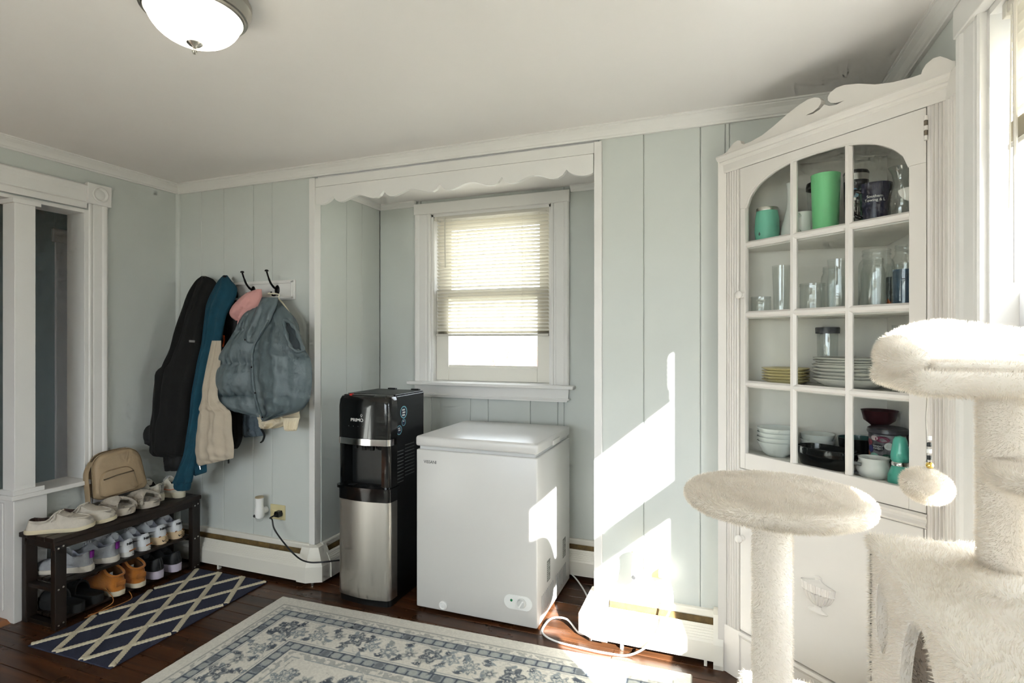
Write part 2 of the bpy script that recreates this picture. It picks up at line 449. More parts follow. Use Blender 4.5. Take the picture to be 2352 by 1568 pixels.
t = MB().rbox(NXL-0.003, NXR-0.004, 2.444, 2.468, 2.1675, 2.216, 0.0015).build('trim_9', WHITE); tag(t, 'white flat board across the top of the alcove', 'trim', kind='structure')
# scalloped valance
cusp = [-2.085, -1.97, -1.648, -1.315, -0.982, -0.662, -0.538]
prof = []
for a, b in zip(cusp, cusp[1:]):
    short = b - a < 0.2
    for i in range(16):
        u = i/16
        if short and a < -2: d = 0.038*math.sin(PI*min(1, u*0.75+0.25))**0.7 if u < 0.98 else 0
        elif short: d = 0.036*math.sin(PI*min(1, u*0.75))**0.7
        else:
            w = min(u, 1-u)*2                      # 0 at cusps, 1 mid
            d = 0.035*math.sin(PI*min(w/0.62, 1))**0.75 if w < 0.31 else 0.035*(0.24+0.76*(0.5+0.5*math.cos(PI*(w-0.31)/0.69)))
        prof.append((a+(b-a)*u, 2.109-d))
prof.append((-0.538, 2.082))
t = MB().prism([(-2.085, 2.1665)] + prof + [(-0.538, 2.1665)], 'y', 2.447, 2.467).build('trim_10', WHITE)
tag(t, 'white scalloped valance board across the alcove', 'valance', kind='structure')
# left opening trim
def casing_profile(w):      # (across, thickness)
    return [(0, 0), (0, 0.014), (0.006, 0.018), (w*0.14, 0.018), (w*0.17, 0.013), (w*0.24, 0.012), (w*0.30, 0.015), (w*0.70, 0.017), (w*0.80, 0.022), (w-0.008, 0.024), (w, 0.02), (w, 0)]
t = thing('trim_11', 'white fluted casing with round corner block around the left opening', 'casing', (XL, 1.97, 0), kind='structure')
MB().prism([(tt, -0.047+a) for a, tt in casing_profile(0.094)], 'z', 0.0, 2.05).build('casing_leg', WHITE, t)
MB().rbox(0, 0.030, -0.058, 0.062, 2.048, 2.158, 0.003).build('corner_block', WHITE, t)
MB().lathe([(0.042, 0), (0.042, 0.006), (0.036, 0.009), (0.031, 0.003), (0.026, 0.001), (0.02, 0.004), (0.0, 0.008)], 28).xf(Matrix.Translation((0.029, 0.002, 2.104)) @ Matrix.Rotation(R(90), 4, 'Y')).build('rosette', WHITE, t, smooth=40)
MB().prism([(tt, 2.02+a) for a, tt in [(0, 0), (0, 0.018), (0.008, 0.02), (0.03, 0.02), (0.038, 0.012), (0.045, 0.015), (0.09, 0.017), (0.105, 0.024), (0.118, 0.026), (0.125, 0.02), (0.125, 0)]], 'y', 0.2-1.97, -0.058).build('casing_head', WHITE, t)
MB().rbox(-LT-0.004, 0.014, -0.066, -0.046, 0.6, 2.014, 0.002).build('jamb_board', WHITE, t)
MB().rbox(-LT-0.004, 0.014, 0.2-1.97, -0.066, 1.995, 2.013, 0.002).build('head_board', WHITE, t)
t = thing('trim_12', 'white square post standing on the half wall', 'post', (-3.136, 1.6245, 0.6), kind='structure')
MB().rbox(-0.046, 0.046, -0.0425, 0.0425, 0.02, 1.375, 0.002).build('shaft', WHITE, t)
MB().rbox(-0.055, 0.055, -0.052, 0.062, 1.372, 1.394, 0.002).build('capital', WHITE, t)
MB().rbox(-0.055, 0.055, -0.052, 0.076, 0.0, 0.022, 0.002).build('base_moulding', WHITE, t)
t = thing('trim_13', 'white panelled end of the half wall under the post', 'half wall', (XL, 1.65, 0), kind='structure')
MB().rbox(-LT, 0.042, -0.07, 0.068, 0, 0.578, 0.003).build('end_board', WHITE, t)
MB().rbox(-LT-0.01, 0.060, -0.085, 0.262, 0.578, 0.60, 0.003).build('ledge', WHITE, t)
MB().rbox(-LT, -0.03, -0.078, -0.07, 0.05, 0.56, 0.003).build('end_panel', WHITE, t)

# ---- windows
SASHM = mat('sash_white', srgb(226, 222, 212), 0.4)
VINYL = mat('vinyl_sash', srgb(214, 216, 220), 0.4)
def window(name, label, w, z0, z1, M, casing, meet, stile, stool=True, rail=0.09, sashmat=SASHM, inner=0.025):
    """local: x along wall, y into the wall (outside), z up; origin at centre of the opening on the wall face"""
    r = thing(name, label, 'window', kind='structure'); r.matrix_world = M
    h = w/2
    CPf = casing_profile(casing)
    MB().prism([(-h-a, -tt) for a, tt in CPf], 'z', z0-0.005, z1+0.002).build('casing', WHITE, r)
    MB().prism([(h+a, -tt) for a, tt in CPf], 'z', z0-0.005, z1+0.002).build('casing', WHITE, r)
    MB().rbox(-h-casing-0.004, h+casing+0.004, -0.027, 0.0, z1+0.002, z1+0.002+casing*0.62, 0.003).build('head_casing', WHITE, r)
    if stool:
        MB().rbox(-h-casing-0.035, h+casing+0.035, -0.062, 0.03, z0-0.025, z0-0.004, 0.005, 3).build('stool', WHITE, r)
        MB().prism([(-h-casing, z0-0.025), (h+casing, z0-0.025), (h+casing-0.004, z0-0.085), (h+casing-0.012, z0-0.10), (-h-casing+0.012, z0-0.10), (-h-casing+0.004, z0-0.085)], 'y', -0.022, 0).build('apron', WHITE, r)
        MB().rbox(-h-casing-0.004, h+casing+0.004, -0.028, 0, z0-0.09, z0-0.08, 0.003).build('apron_bead', WHITE, r)
    # frame lining
    D = 0.15
    MB().box(-h-0.004, -h+0.014, 0, D, z0-0.02, z1).build('jamb', WHITE, r)
    MB().box(h-0.014, h+0.004, 0, D, z0-0.02, z1).build('jamb', WHITE, r)
    MB().box(-h, h, 0, D, z1-0.014, z1+0.004).build('head_jamb', WHITE, r)
    MB().box(-h, h, 0.02, D+0.03, z0-0.03, z0).build('sill', WHITE, r)
    for nm, ya, za, zb, top, bot in (('lower_sash', inner, z0+0.001, meet+0.065, 0.13 if sashmat is VINYL else 0.05, rail), ('upper_sash', inner+0.042, meet+0.005, z1-0.015, 0.06, 0.05)):
        s = thing(nm, None, None); s.parent = r; s.location = (0, ya, 0)
        x0, x1 = -h+0.015, h-0.015
        MB().rbox(x0, x0+stile, 0, 0.036, za, zb, 0.003).build('stile', sashmat, s)
        MB().rbox(x1-stile, x1, 0, 0.036, za, zb, 0.003).build('stile', sashmat, s)
        MB().rbox(x0+stile, x1-stile, 0.001, 0.035, za, za+bot, 0.003).build('rail', sashmat, s)
        MB().rbox(x0+stile, x1-stile, 0.001, 0.035, zb-top, zb, 0.003).build('rail', sashmat, s)
        MB().box(x0+stile-0.002, x1-stile+0.002, 0.016, 0.019, za+bot-0.002, zb-top+0.002).build('pane', PANE, s)
        MB().box(x0+stile-0.001, x1-stile+0.001, 0.010, 0.014, za+bot, za+bot+0.012).build('glazing_bead', SASHM, s)
    return r
wx0, wx1 = -1.70, -0.915
window('window_1', 'white double hung window in the alcove with blinds half down', wx1-wx0, 1.075, 2.112, frame(((wx0+wx1)/2, YN, 0), (1,0,0), (0,1,0), (0,0,1)), 0.108, 1.575, 0.085, rail=0.085, inner=0.04)
window('window_2', 'sunlit double hung window beside the corner cabinet', 0.94, 0.62, 2.12, frame((XR, 1.18, 0), (0,-1,0), (1,0,0), (0,0,1)), 0.125, 1.375, 0.075, rail=0.08, sashmat=VINYL, inner=0.055)
window('fill_window', 'wide unseen window added in the rear wall for fill light', 2.38, 0.64, 2.15, frame((-1.3, YR, 0), (-1,0,0), (0,-1,0), (0,0,1)), 0.12, 1.4, 0.075)  # unseen, added so daylight fills the room from behind the camera

# ---- baseboard heaters
def heater_run(parent, axis, fr, a, b, fins=True):
    """profile (out of wall, z) swept along u from a to b"""
    def pr(poly, m, nm):
        o = MB()
        n = len(poly)
        vs = [(a, d, z) for d, z in poly] + [(b, d, z) for d, z in poly]
        fs = [tuple(range(n)), tuple(range(2*n-1, n-1, -1))] + [(i, n+i, n+(i+1) % n, (i+1) % n) for i in range(n)]
        return o.add(vs, fs).xf(fr).build(nm, m, parent)
    pr([(0, 0.175), (0.016, 0.175), (0.020, 0.181), (0.020, 0.2), (0.016, 0.206), (0, 0.206)], HEAT, 'back_plate')
    pr([(0.001, 0.03), (0.046, 0.03), (0.046, 0.10), (0.026, 0.15), (0.02, 0.176), (0.001, 0.176)], DARKSLOT, 'fin_element')
    cov = [(0.036, 0.156), (0.044, 0.158)]
    for i in range(5):
        u0, u1, u2 = 0.08+i*0.16, 0.08+i*0.16+0.10, 0.08+i*0.16+0.13
        for u, dd in ((u0, 0.0), (u0+0.01, 0.0018), (u1, 0.0018), (u2, 0.0)):
            cov.append((0.044+0.031*u+dd, 0.158-0.056*u))
    cov += [(0.075, 0.10), (0.0755, 0.026), (0.068, 0.026), (0.067, 0.098), (0.040, 0.148)]
    pr(cov, HEAT, 'cover')
h1 = thing('baseboard_heater', 'off-white hydronic baseboard heater under the coats wrapping into the alcove', 'heater', (-2.6, YB, 0))
h1.location = (0, 0, 0)
heater_run(h1, 'x', frame((0, YB, 0), (1,0,0), (0,-1,0), (0,0,1)), XL+0.03, -2.115)
heater_run(h1, 'y', frame((NXL, 0, 0), (0,1,0), (1,0,0), (0,0,1)), YB+0.03, 2.975)
heater_run(h1, 'x', frame((0, YN, 0), (1,0,0), (0,-1,0), (0,0,1)), NXL+0.08, NXR-0.01)
def corner_cap(parent, cx, cy, sx):
    """chamfered enamel cap around an outside wall corner; sx = +1 turns to +x"""
    def ring(d, z, ch):
        # wall face point far, along front, chamfer, along side
        return [(cx-sx*0.06, cy-d, z), (cx-sx*0.012+sx*(d-ch)*0.9, cy-d, z), (cx+sx*d*0.97, cy-ch*0.55+0.0, z), (cx+sx*d*0.97, cy+0.05, z)]
    def ringin(d, z):
        return [(cx-sx*0.06, cy-d, z), (cx-sx*0.004, cy-d, z), (cx+sx*d*0.9, cy-d*0.3, z), (cx+sx*d*0.9, cy+0.05, z)]
    rows = [ring(0.080, 0.022, 0.066), ring(0.080, 0.105, 0.066), ring(0.036, 0.196, 0.028), ringin(0.006, 0.204)]
    MB().grid(rows).build('corner_cap', HEAT, parent)
    MB().tube([(cx+sx*0.02, cy-0.045, 0.0), (cx+sx*0.02, cy-0.045, 0.02)], 0.008, 10).build('foot', STEEL, parent)
corner_cap(h1, NXL-0.01, YB, 1)
h2 = thing('baseboard_heater', 'sunlit baseboard heater between the alcove and the corner cabinet', 'heater', (0, 0, 0))
heater_run(h2, 'x', frame((0, YB, 0), (1,0,0), (0,-1,0), (0,0,1)), -0.46, -0.02)
corner_cap(h2, NXR+0.01, YB, -1)
MB().prism([(YB, 0.0), (YB-0.082, 0.0), (YB-0.088, 0.02), (YB-0.086, 0.10), (YB-0.05, 0.206), (YB-0.02, 0.216), (YB, 0.216)], 'x', -0.03, 0.008).build('end_cap', HEAT, h2)
for xx in (-0.40, -0.06):
    MB().box(xx-0.006, xx+0.006, YB-0.07, YB-0.05, 0, 0.028).build('foot', HEAT, h2)
MB().box(XL+0.4, XL+0.412, YB-0.07, YB-0.05, 0, 0.028).build('foot', HEAT, h1)

# ---- blinds
def slat_material():
    m = bpy.data.materials.new('blind_slat'); m.use_nodes = True
    N = m.node_tree.nodes; L = m.node_tree.links
    N.remove(N['Principled BSDF'])
    d = N.new('ShaderNodeBsdfDiffuse'); d.inputs[0].default_value = (*srgb(222, 216, 202), 1)
    t = N.new('ShaderNodeBsdfTranslucent'); t.inputs[0].default_value = (*srgb(236, 228, 205), 1)
    mx = N.new('ShaderNodeMixShader'); mx.inputs[0].default_value = 0.10
    L.new(d.outputs[0], mx.inputs[1]); L.new(t.outputs[0], mx.inputs[2]); L.new(mx.outputs[0], N['Material Output'].inputs[0])
    return m
SLAT = slat_material()
RAILM = mat('blind_rail', srgb(205, 200, 190), 0.4)
CORD = mat('blind_cord', srgb(225, 220, 208), 0.7)
def blind(name, label, w, ztop, zbot, M, tilt, pitch, cords, wand, stack=5):
    r = thing(name, label, 'blind'); r.matrix_world = M
    h = w/2
    MB().rbox(-h, h, -0.016, 0.016, ztop-0.028, ztop, 0.003).build('head_rail', RAILM, r)
    for s in (-1, 1): MB().rbox(s*h-0.009, s*h+0.009, -0.019, 0.017, ztop-0.034, ztop+0.001, 0.002).build('end_bracket', RAILM, r)
    MB().rbox(-h, h, -0.013, 0.013, zbot, zbot+0.014, 0.003).build('bottom_rail', RAILM, r)
    n = 7; W = 0.0125
    P = [[(x, -W+2*W*j/(n-1), 0.0022*(1-((j-(n-1)/2)/((n-1)/2))**2)) for j in range(n)] for x in (-h+0.003, h-0.003)]
    sm = MB().grid(P).build('slat', SLAT, r, fix=False)
    me = sm.data
    z = zbot + 0.018
    first = True
    def put(z, t):
        nonlocal first
        if first: o = sm; first = False
        else: o = share('slat', me, r)
        o.location = (0, 0, z); o.rotation_euler = (R(t), 0, 0)
    for i in range(stack): put(zbot+0.0165+i*0.0032, -4)
    z = zbot+0.0165+stack*0.0032+pitch*0.7
    i = 0
    while z < ztop-0.034:
        put(z, tilt + 3*math.sin(i*1.7)); z += pitch; i += 1
    for cx in cords:
        for dy in (-0.013, 0.013):
            MB().tube([(cx, dy, zbot+0.01), (cx, dy, ztop-0.03)], 0.0008, 5).build('ladder_cord', CORD, r)
    wx, wl = wand
    MB().tube([(wx, -0.022, ztop-0.02), (wx, -0.026, ztop-0.04), (wx+0.004, -0.026, ztop-0.03-wl)], 0.004, 6).build('tilt_wand', PLASTIC_W if name != 'window_blind' else RAILM, r)
    return r
blind('window_blind', 'cream venetian blind hanging half open in the alcove window', 0.735, 2.108, 1.352, frame(((wx0+wx1)/2+0.004, YN+0.022, 0), (1,0,0), (0,1,0), (0,0,1)), -31, 0.0212, (-0.215, 0.205), (-0.30, 0.30))
b2 = blind('window_blind', 'white venetian blind gathered above the sunny window beside the cabinet', 0.80, 2.105, 1.765, frame((XR+0.028, 1.19, 0), (0,-1,0), (1,0,0), (0,0,1)), -52, 0.0205, (-0.27, 0.27), (-0.33, 0.62), stack=14)
MB().tube([(-0.335, -0.03, 2.07), (-0.335, -0.034, 1.62)], 0.0015, 6).build('lift_cord', CORD, b2)

# ================================================================== BIG THINGS
def plan(w, yf, yb, bulge=0.012, r=0.03, n=6):
    """rounded plan outline, front at -yf with a slight bulge, back edge at yb"""
    pts = [(-w, yb)]
    for i in range(n+1):
        a = PI + (PI/2)*i/n
        pts.append((-w+r+r*math.cos(a), -yf+r+r*math.sin(a)))
    for i in range(1, 8):
        u = i/8; pts.append((-w+r+(2*w-2*r)*u, -yf-bulge*math.sin(PI*u)))
    for i in range(n+1):
        a = 1.5*PI + (PI/2)*i/n
        pts.append((w-r+r*math.cos(a), -yf+r+r*math.sin(a)))
    pts.append((w, yb)); return pts
GLOSSB = mat('gloss_black', srgb(14, 15, 15), 0.13, coat=0.4)
SATINB = mat('satin_black', srgb(17, 18, 18), 0.38)
BRUSH = mat('brushed_steel', (0.56, 0.54, 0.50), 0.36, 1.0, bump=(220, 0.15, 0.0006), var=(5, 0.10), aniso=(1, 1, 0.05))
TXTW = mat('print_white', srgb(225, 225, 222), 0.5)
TXTK = mat('print_dark', srgb(35, 35, 38), 0.5)
d = thing('water_dispenser', 'black and stainless bottom loading water dispenser beside the white freezer', 'water dispenser', (-1.69, 2.50, 0))
MB().rbox(-0.15, 0.15, -0.10, 0.18, 0.012, 1.044, 0.006).build('cabinet_body', SATINB, d)
MB().prism(plan(0.155, 0.165, -0.10), 'z', 0.0, 0.032).box(-0.15, 0.15, -0.1, 0.17, 0.0, 0.02).build('base', BLACK, d)
MB().prism(plan(0.156, 0.172, -0.098, 0.014), 'z', 0.033, 0.519).build('lower_door', BRUSH, d, smooth=30)
MB().prism(plan(0.158, 0.176, -0.098, 0.016), 'z', 0.521, 0.578).build('drip_housing', GLOSSB, d, smooth=30)
MB().prism(plan(0.163, 0.186, -0.088, 0.016), 'z', 0.576, 0.590).build('drip_tray', GLOSSB, d, smooth=30)
for sx in (-0.075, 0.0, 0.075):
    MB().rbox(sx-0.02, sx+0.02, -0.165, -0.135, 0.5895, 0.592, 0.001).build('drain_slot', mat('slot_black', srgb(4, 4, 4), 0.6), d)
for s in (-1, 1):
    q = [(s*0.112, -0.098), (s*0.156, -0.098), (s*0.156, -0.14)] + [(s*(0.156-0.03+0.03*math.cos(a*PI/10)), -0.14-0.03*math.sin(a*PI/10)) for a in range(1, 6)] + [(s*0.112, -0.172)]
    MB().prism(q, 'z', 0.588, 0.803).build('side_cheek', GLOSSB, d, smooth=30)
MB().box(-0.113, 0.113, -0.104, -0.094, 0.588, 0.803).build('recess_panel', SATINB, d)
for sx, hh in ((-0.07, 0.03), (-0.02, 0.036), (0.03, 0.036), (0.078, 0.03)):
    MB().lathe([(0, -hh), (0.011, -hh), (0.015, -0.004), (0.017, 0)], 14, (sx, -0.13, 0.803)).build('spout', BLACK, d, smooth=40)
MB().prism(plan(0.158, 0.178, -0.13, 0.016), 'z', 0.802, 0.834).build('chrome_band', CHROME, d, smooth=30)
up = MB()
P = []
for zz, ins in ((0.835, 0.0), (0.99, 0.0), (1.025, 0.003), (1.042, 0.010), (1.0495, 0.022)):
    P.append([(x*(1-ins/0.155), y+(ins if y < -0.12 else 0), zz) for x, y in plan(0.157, 0.174, -0.098, 0.014)])
up.grid(P, cv=True, capu=True).build('control_head', GLOSSB, d, smooth=35)
MB().rbox(-0.146, 0.146, -0.10, 0.178, 1.044, 1.051, 0.003).build('top_lid', SATINB, d)
for xx in (-0.05, 0.10): MB().rbox(xx-0.025, xx+0.025, 0.165, 0.185, 1.045, 1.058, 0.002).build('hinge', BLACK, d)
MB().rbox(-0.115, 0.06, -0.168, -0.15, 1.041, 1.052, 0.002).build('button_bar', BLACK, d)
MB().rbox(-0.082, -0.066, -0.170, -0.154, 1.046, 1.056, 0.002).build('safety_button', mat('red_button', srgb(190, 30, 25), 0.4), d)
FRONT = lambda x, y, z: frame((x, y, z), (1,0,0), (0,0,1))
text('lettering', 'PRIMO', 0.023, TXTW, d, FRONT(-0.022, -0.1885, 0.926), 0.0005, 1.12)
MB().tube(smooth_curve([(0.006, -0.1885, 0.943), (0.0, -0.1885, 0.950), (0.004, -0.1885, 0.957), (0.009, -0.1885, 0.953), (0.006, -0.1885, 0.945), (0.002, -0.1885, 0.941)], 5), 0.0008, 5).build('droplet_mark', TXTW, d)
for i in range(4): MB().lathe([(0, 0.0005), (0.0025, 0.0005), (0.0025, 0)], 10).xf(frame((-0.072+i*0.028, -0.1875, 0.895), (1,0,0), (0,0,1))).build('indicator_dot', mat('indicator', srgb(70, 80, 82), 0.4), d)
MB().lathe([(0, 0.0008), (0.0165, 0.0008), (0.0165, 0)], 24).xf(frame((-0.06, -0.104, 0.752), (1,0,0), (0,0,1))).xf(Matrix.Translation((0, 0.009, 0))).build('round_sticker', mat('sticker_cream', srgb(225, 205, 200), 0.6), d)
MB().prism([(0, 0.009), (0.004, 0.002), (0, -0.001), (-0.004, 0.002)], 'y', -0.0965, -0.0955).xf(Matrix.Translation((-0.06, 0, 0.752))).build('sticker_print', mat('sticker_red', srgb(120, 40, 44), 0.6), d)
SIDE_ = lambda x, y, z: frame((x, y, z), (0,1,0), (0,0,1))
RINGB = mat('sticker_cyan', srgb(120, 190, 205), 0.5); NAVYS = mat('sticker_navy', srgb(25, 35, 60), 0.5)
for yy, zz, rr, tx in ((-0.03, 0.955, 0.032, 3), (-0.03, 0.902, 0.018, 1), (-0.072, 0.868, 0.024, 2)):
    b_ = MB().lathe([(0, 0.0006), (rr, 0.0006), (rr, 0)], 28).xf(SIDE_(0.1503, yy, zz)).build('badge', NAVYS, d)
    MB().lathe([(rr*0.86, 0.0007), (rr*0.88, 0.0012), (rr, 0.0012), (rr, 0.0004)], 28).xf(SIDE_(0.1503, yy, zz)).build('badge_ring', RINGB, b_)
    for q in range(tx): MB().box(0.1508, 0.1514, yy-rr*(0.45-0.12*(q % 2)), yy+rr*(0.45-0.1*((q+1) % 2)), zz+rr*(0.38-0.42*q)-rr*0.12, zz+rr*(0.38-0.42*q)+rr*0.12).build('badge_print', TXTW, b_)
LOUV = mat('louver_edge', srgb(96, 98, 97), 0.45)
for y0, y1, z0 in ((-0.115, -0.032, 0.60), (-0.018, 0.075, 0.622)):
    for i in range(10):
        MB().box(0.1495, 0.1525, y0, y1, z0+i*0.0175, z0+i*0.0175+0.004).build('louver', LOUV, d)

# ---- chest freezer
FRZ = mat('freezer_white', srgb(208, 206, 203), 0.30)
GASK = mat('gasket', srgb(200, 200, 200), 0.6)
f = thing('chest_freezer', 'white chest freezer standing under the alcove window', 'freezer', (-1.096, 2.668, 0))
hw, hd = 0.314, 0.288
MB().rbox(-hw, hw, -hd, hd, 0.014, 0.790, 0.006, 3).build('body', FRZ, f, smooth=40)
MB().rbox(-hw+0.012, hw-0.012, -hd+0.012, hd-0.012, 0.788, 0.808, 0.004).build('gasket', GASK, f)
MB().rbox(-hw-0.004, hw+0.004, -hd-0.004, hd-0.01, 0.806, 0.856, 0.012, 3).build('lid', FRZ, f, smooth=40)
MB().rbox(hw+0.002, hw+0.010, -0.06, 0.06, 0.808, 0.834, 0.003).build('lid_handle', FRZ, f)
for sx in (-1, 1):
    for sy in (-1, 1): MB().lathe([(0, 0), (0.02, 0), (0.022, 0.016), (0, 0.016)], 14, (sx*0.27, sy*0.24, 0)).build('foot', BLACK, f)
text('lettering', 'VISSANI', 0.0215, mat('print_grey', srgb(70, 72, 75), 0.4), f, FRONT(-0.237, -hd-0.0006, 0.731), 0.0003, 0.95)
pill = [(0.040*math.cos(a)*0.82+(0.036 if math.cos(a) >= 0 else -0.036), 0.033*math.sin(a)) for a in [2*PI*i/28 for i in range(28)]]
MB().prism(pill, 'y', -hd-0.003, -hd+0.001).xf(Matrix.Translation((0.222, 0, 0.121))).build('control_panel', PLASTIC_W, f)
MB().lathe([(0, 0.002), (0.006, 0.0015), (0.006, 0)], 14).xf(frame((0.19, -hd-0.003, 0.128), (1,0,0), (0,0,1))).build('power_lamp', mat('lamp_green', srgb(20, 120, 70), 0.3), f)
MB().lathe([(0.022, 0), (0.022, 0.004), (0.019, 0.006), (0.018, 0.014), (0, 0.015)], 24).xf(frame((0.241, -hd-0.003, 0.122), (1,0,0), (0,0,1))).build('dial', mat('dial_grey', srgb(205, 205, 203), 0.35), f, smooth=40)
MB().rbox(-0.004, 0.004, -0.018, 0.018, 0, 0.02, 0.002).xf(frame((0.241, -hd-0.003, 0.122), Vector((0.8, 0, -0.5)), Vector((0.5, 0, 0.8)))).build('dial_grip', PLASTIC_W, f)
MB().lathe([(0.021, 0), (0.021, 0.006), (0.016, 0.009), (0.013, 0.005), (0.009, 0.005), (0.006, 0.009), (0, 0.009)], 24).xf(frame((-0.165, -hd, 0.042), (1,0,0), (0,0,1))).build('drain_cap', PLASTIC_W, f, smooth=40)
LBLG = mat('label_grey', srgb(110, 112, 108), 0.6)
for y0, z0, w_, h_ in ((-0.135, 0.165, 0.05, 0.10), (0.145, 0.175, 0.055, 0.10)):
    lb = MB().box(hw-0.0005, hw+0.0006, y0, y0+w_, z0, z0+h_).build('rating_label', LBLG, f)
    for i in range(9):
        MB().box(hw+0.0005, hw+0.0009, y0+0.004, y0+w_-0.004-(i % 3)*0.009, z0+0.008+i*0.0098, z0+0.011+i*0.0098).build('label_line', mat('label_pale', srgb(200, 200, 196), 0.6), lb)
for g0 in (-0.22, 0.02):
    for i in range(9):
        MB().box(hw-0.0005, hw+0.0012, g0+i*0.022, g0+i*0.022+0.009, 0.05, 0.135).build('vent_slot', mat('slot_grey', srgb(165, 166, 168), 0.5), f)

# ---- cords and sockets
IVORY = mat('ivory_plate', srgb(208, 196, 150), 0.4)
WCORD = mat('cord_white', srgb(236, 236, 234), 0.4)
def freshener(label, x, y, z):
    r = thing('air_freshener', label, 'air freshener', (x, y, z))
    prof = [(0, -0.045), (0.020, -0.043), (0.027, -0.030), (0.026, -0.005), (0.021, 0.025), (0.0215, 0.062), (0.023, 0.070)]
    MB().lathe(prof, 20).build('housing', PLASTIC_W, r, smooth=50)
    MB().lathe([(0.023, 0.070), (0.0245, 0.072), (0.0225, 0.077), (0.008, 0.079), (0, 0.078)], 20).build('vent_cap', mat('cap_tan', srgb(176, 160, 128), 0.5), r, smooth=50)
    MB().lathe([(0, -0.062), (0.016, -0.060), (0.022, -0.045), (0.022, -0.03)], 18).build('oil_bottle', GLASS, r, smooth=50)
    MB().tube([(0, 0.01, -0.01), (0, 0.05, -0.01)], 0.018, 14).build('plug_barrel', PLASTIC_W, r, smooth=40)
    MB().lathe([(0, 0.004), (0.007, 0.004), (0.009, 0)], 14).xf(frame((-0.012, -0.024, -0.028), (1,0,0), (0,0,1))).build('dial', mat('dial_dark', srgb(60, 60, 60), 0.5), r)
    return r
def outlet(label, x0, x1, z0, z1):
    r = thing('wall_outlet', label, 'outlet', ((x0+x1)/2, YB, (z0+z1)/2))
    w, h = (x1-x0)/2, (z1-z0)/2
    MB().rbox(-w, w, -0.006, 0, -h, h, 0.003).build('cover_plate', IVORY, r)
    for s in (-1, 1): MB().rbox(s*w*0.45-0.017, s*w*0.45+0.017, -0.008, 0, -0.014, 0.014, 0.004).build('socket', IVORY, r)
    return r
outlet('ivory wall outlet under the coats with a black plug', -2.402, -2.296, 0.312, 0.396)
freshener('white plug-in air freshener beside the black power plug', -2.428, 2.392, 0.372)
c = thing('power_cord', 'black power cord from the outlet to the water dispenser', 'cord')
MB().prism([(-0.016, -0.014), (0.016, -0.014), (0.018, 0.0), (0.012, 0.016), (-0.012, 0.016), (-0.018, 0)], 'y', -0.03, 0).xf(Matrix.Translation((-2.326, YB-0.009, 0.352))).build('plug', BLACK, c)
pts = [(-2.326, 2.415, 0.352), (-2.345, 2.385, 0.340), at(625, 1193, 2.365), at(630, 1214, 2.36), at(652, 1246, 2.352), at(682, 1278, 2.345), at(706, 1290, 2.345), at(735, 1291, 2.36), (-1.90, 2.42, 0.155), (-1.846, 2.50, 0.14)]
MB().tube(smooth_curve(pts, 8), 0.0042, 8).build('cable', BLACK, c, smooth=50)
outlet('ivory wall outlet in the sun patch above the heater', -0.315, -0.205, 0.30, 0.384)
freshener('white plug-in air freshener glowing in the sun patch', -0.335, 2.392, 0.35)
c = thing('power_cord', 'white freezer power cord looping over the floor to the sunny outlet', 'cord')
MB().rbox(-0.25, -0.215, 2.408, 2.444, 0.318, 0.350, 0.006).build('plug', WCORD, c)
pts = [(-0.232, 2.41, 0.33), (-0.20, 2.385, 0.31), (-0.19, 2.37, 0.24), (-0.225, 2.365, 0.15), (-0.28, 2.352, 0.06), (-0.36, 2.335, 0.008), (-0.45, 2.318, 0.006), (-0.55, 2.318, 0.006), (-0.68, 2.330, 0.006), (-0.752, 2.372, 0.006),
       (-0.762, 2.43, 0.012), (-0.735, 2.475, 0.03), (-0.67, 2.485, 0.03), (-0.60, 2.43, 0.008), (-0.565, 2.46, 0.006), (-0.585, 2.62, 0.006), (-0.64, 2.78, 0.006), (-0.72, 2.93, 0.006), (-0.775, 2.975, 0.03)]
MB().tube(smooth_curve(pts, 8), 0.0042, 8).build('cable', WCORD, c, smooth=50)

# ---- ceiling lamp
lm = thing('ceiling_lamp', 'flush dome ceiling lamp with nickel rim and frosted glass bowl', 'lamp', (-1.366, 1.116, ZC)); lm.scale = (0.845, 0.845, 1.0)
NICK = mat('brushed_nickel', (0.42, 0.40, 0.36), 0.32, 1.0)
MB().lathe([(0, 0), (0.168, 0), (0.172, -0.006), (0.170, -0.020), (0.158, -0.034), (0.156, -0.038), (0.160, -0.041), (0.158, -0.046), (0.152, -0.048), (0.150, -0.053), (0.144, -0.055), (0.140, -0.046), (0, -0.046)], 64).build('rim', NICK, lm, smooth=30)
GLOW = mat('lit_frosted_glass', srgb(250, 246, 225), 0.5, emit=((1.0, 0.95, 0.80), 4.5))
P = []
nseg = 96
for i in range(13):
    a = (PI/2)*i/12
    rr = 0.141*math.cos(a)**0.85 if i < 12 else 0.0; zz = -0.046 - 0.082*math.sin(a)**1.15
    P.append((rr, zz))
MB().lathe(P, 64).build('glass_bowl', GLOW, lm, smooth=60)
MB().lathe([(0.024, -0.120), (0.024, -0.129), (0.018, -0.134), (0.008, -0.138), (0.005, -0.142), (0.008, -0.146), (0.0085, -0.151), (0.005, -0.157), (0, -0.159)], 24).build('finial', NICK, lm, smooth=45)

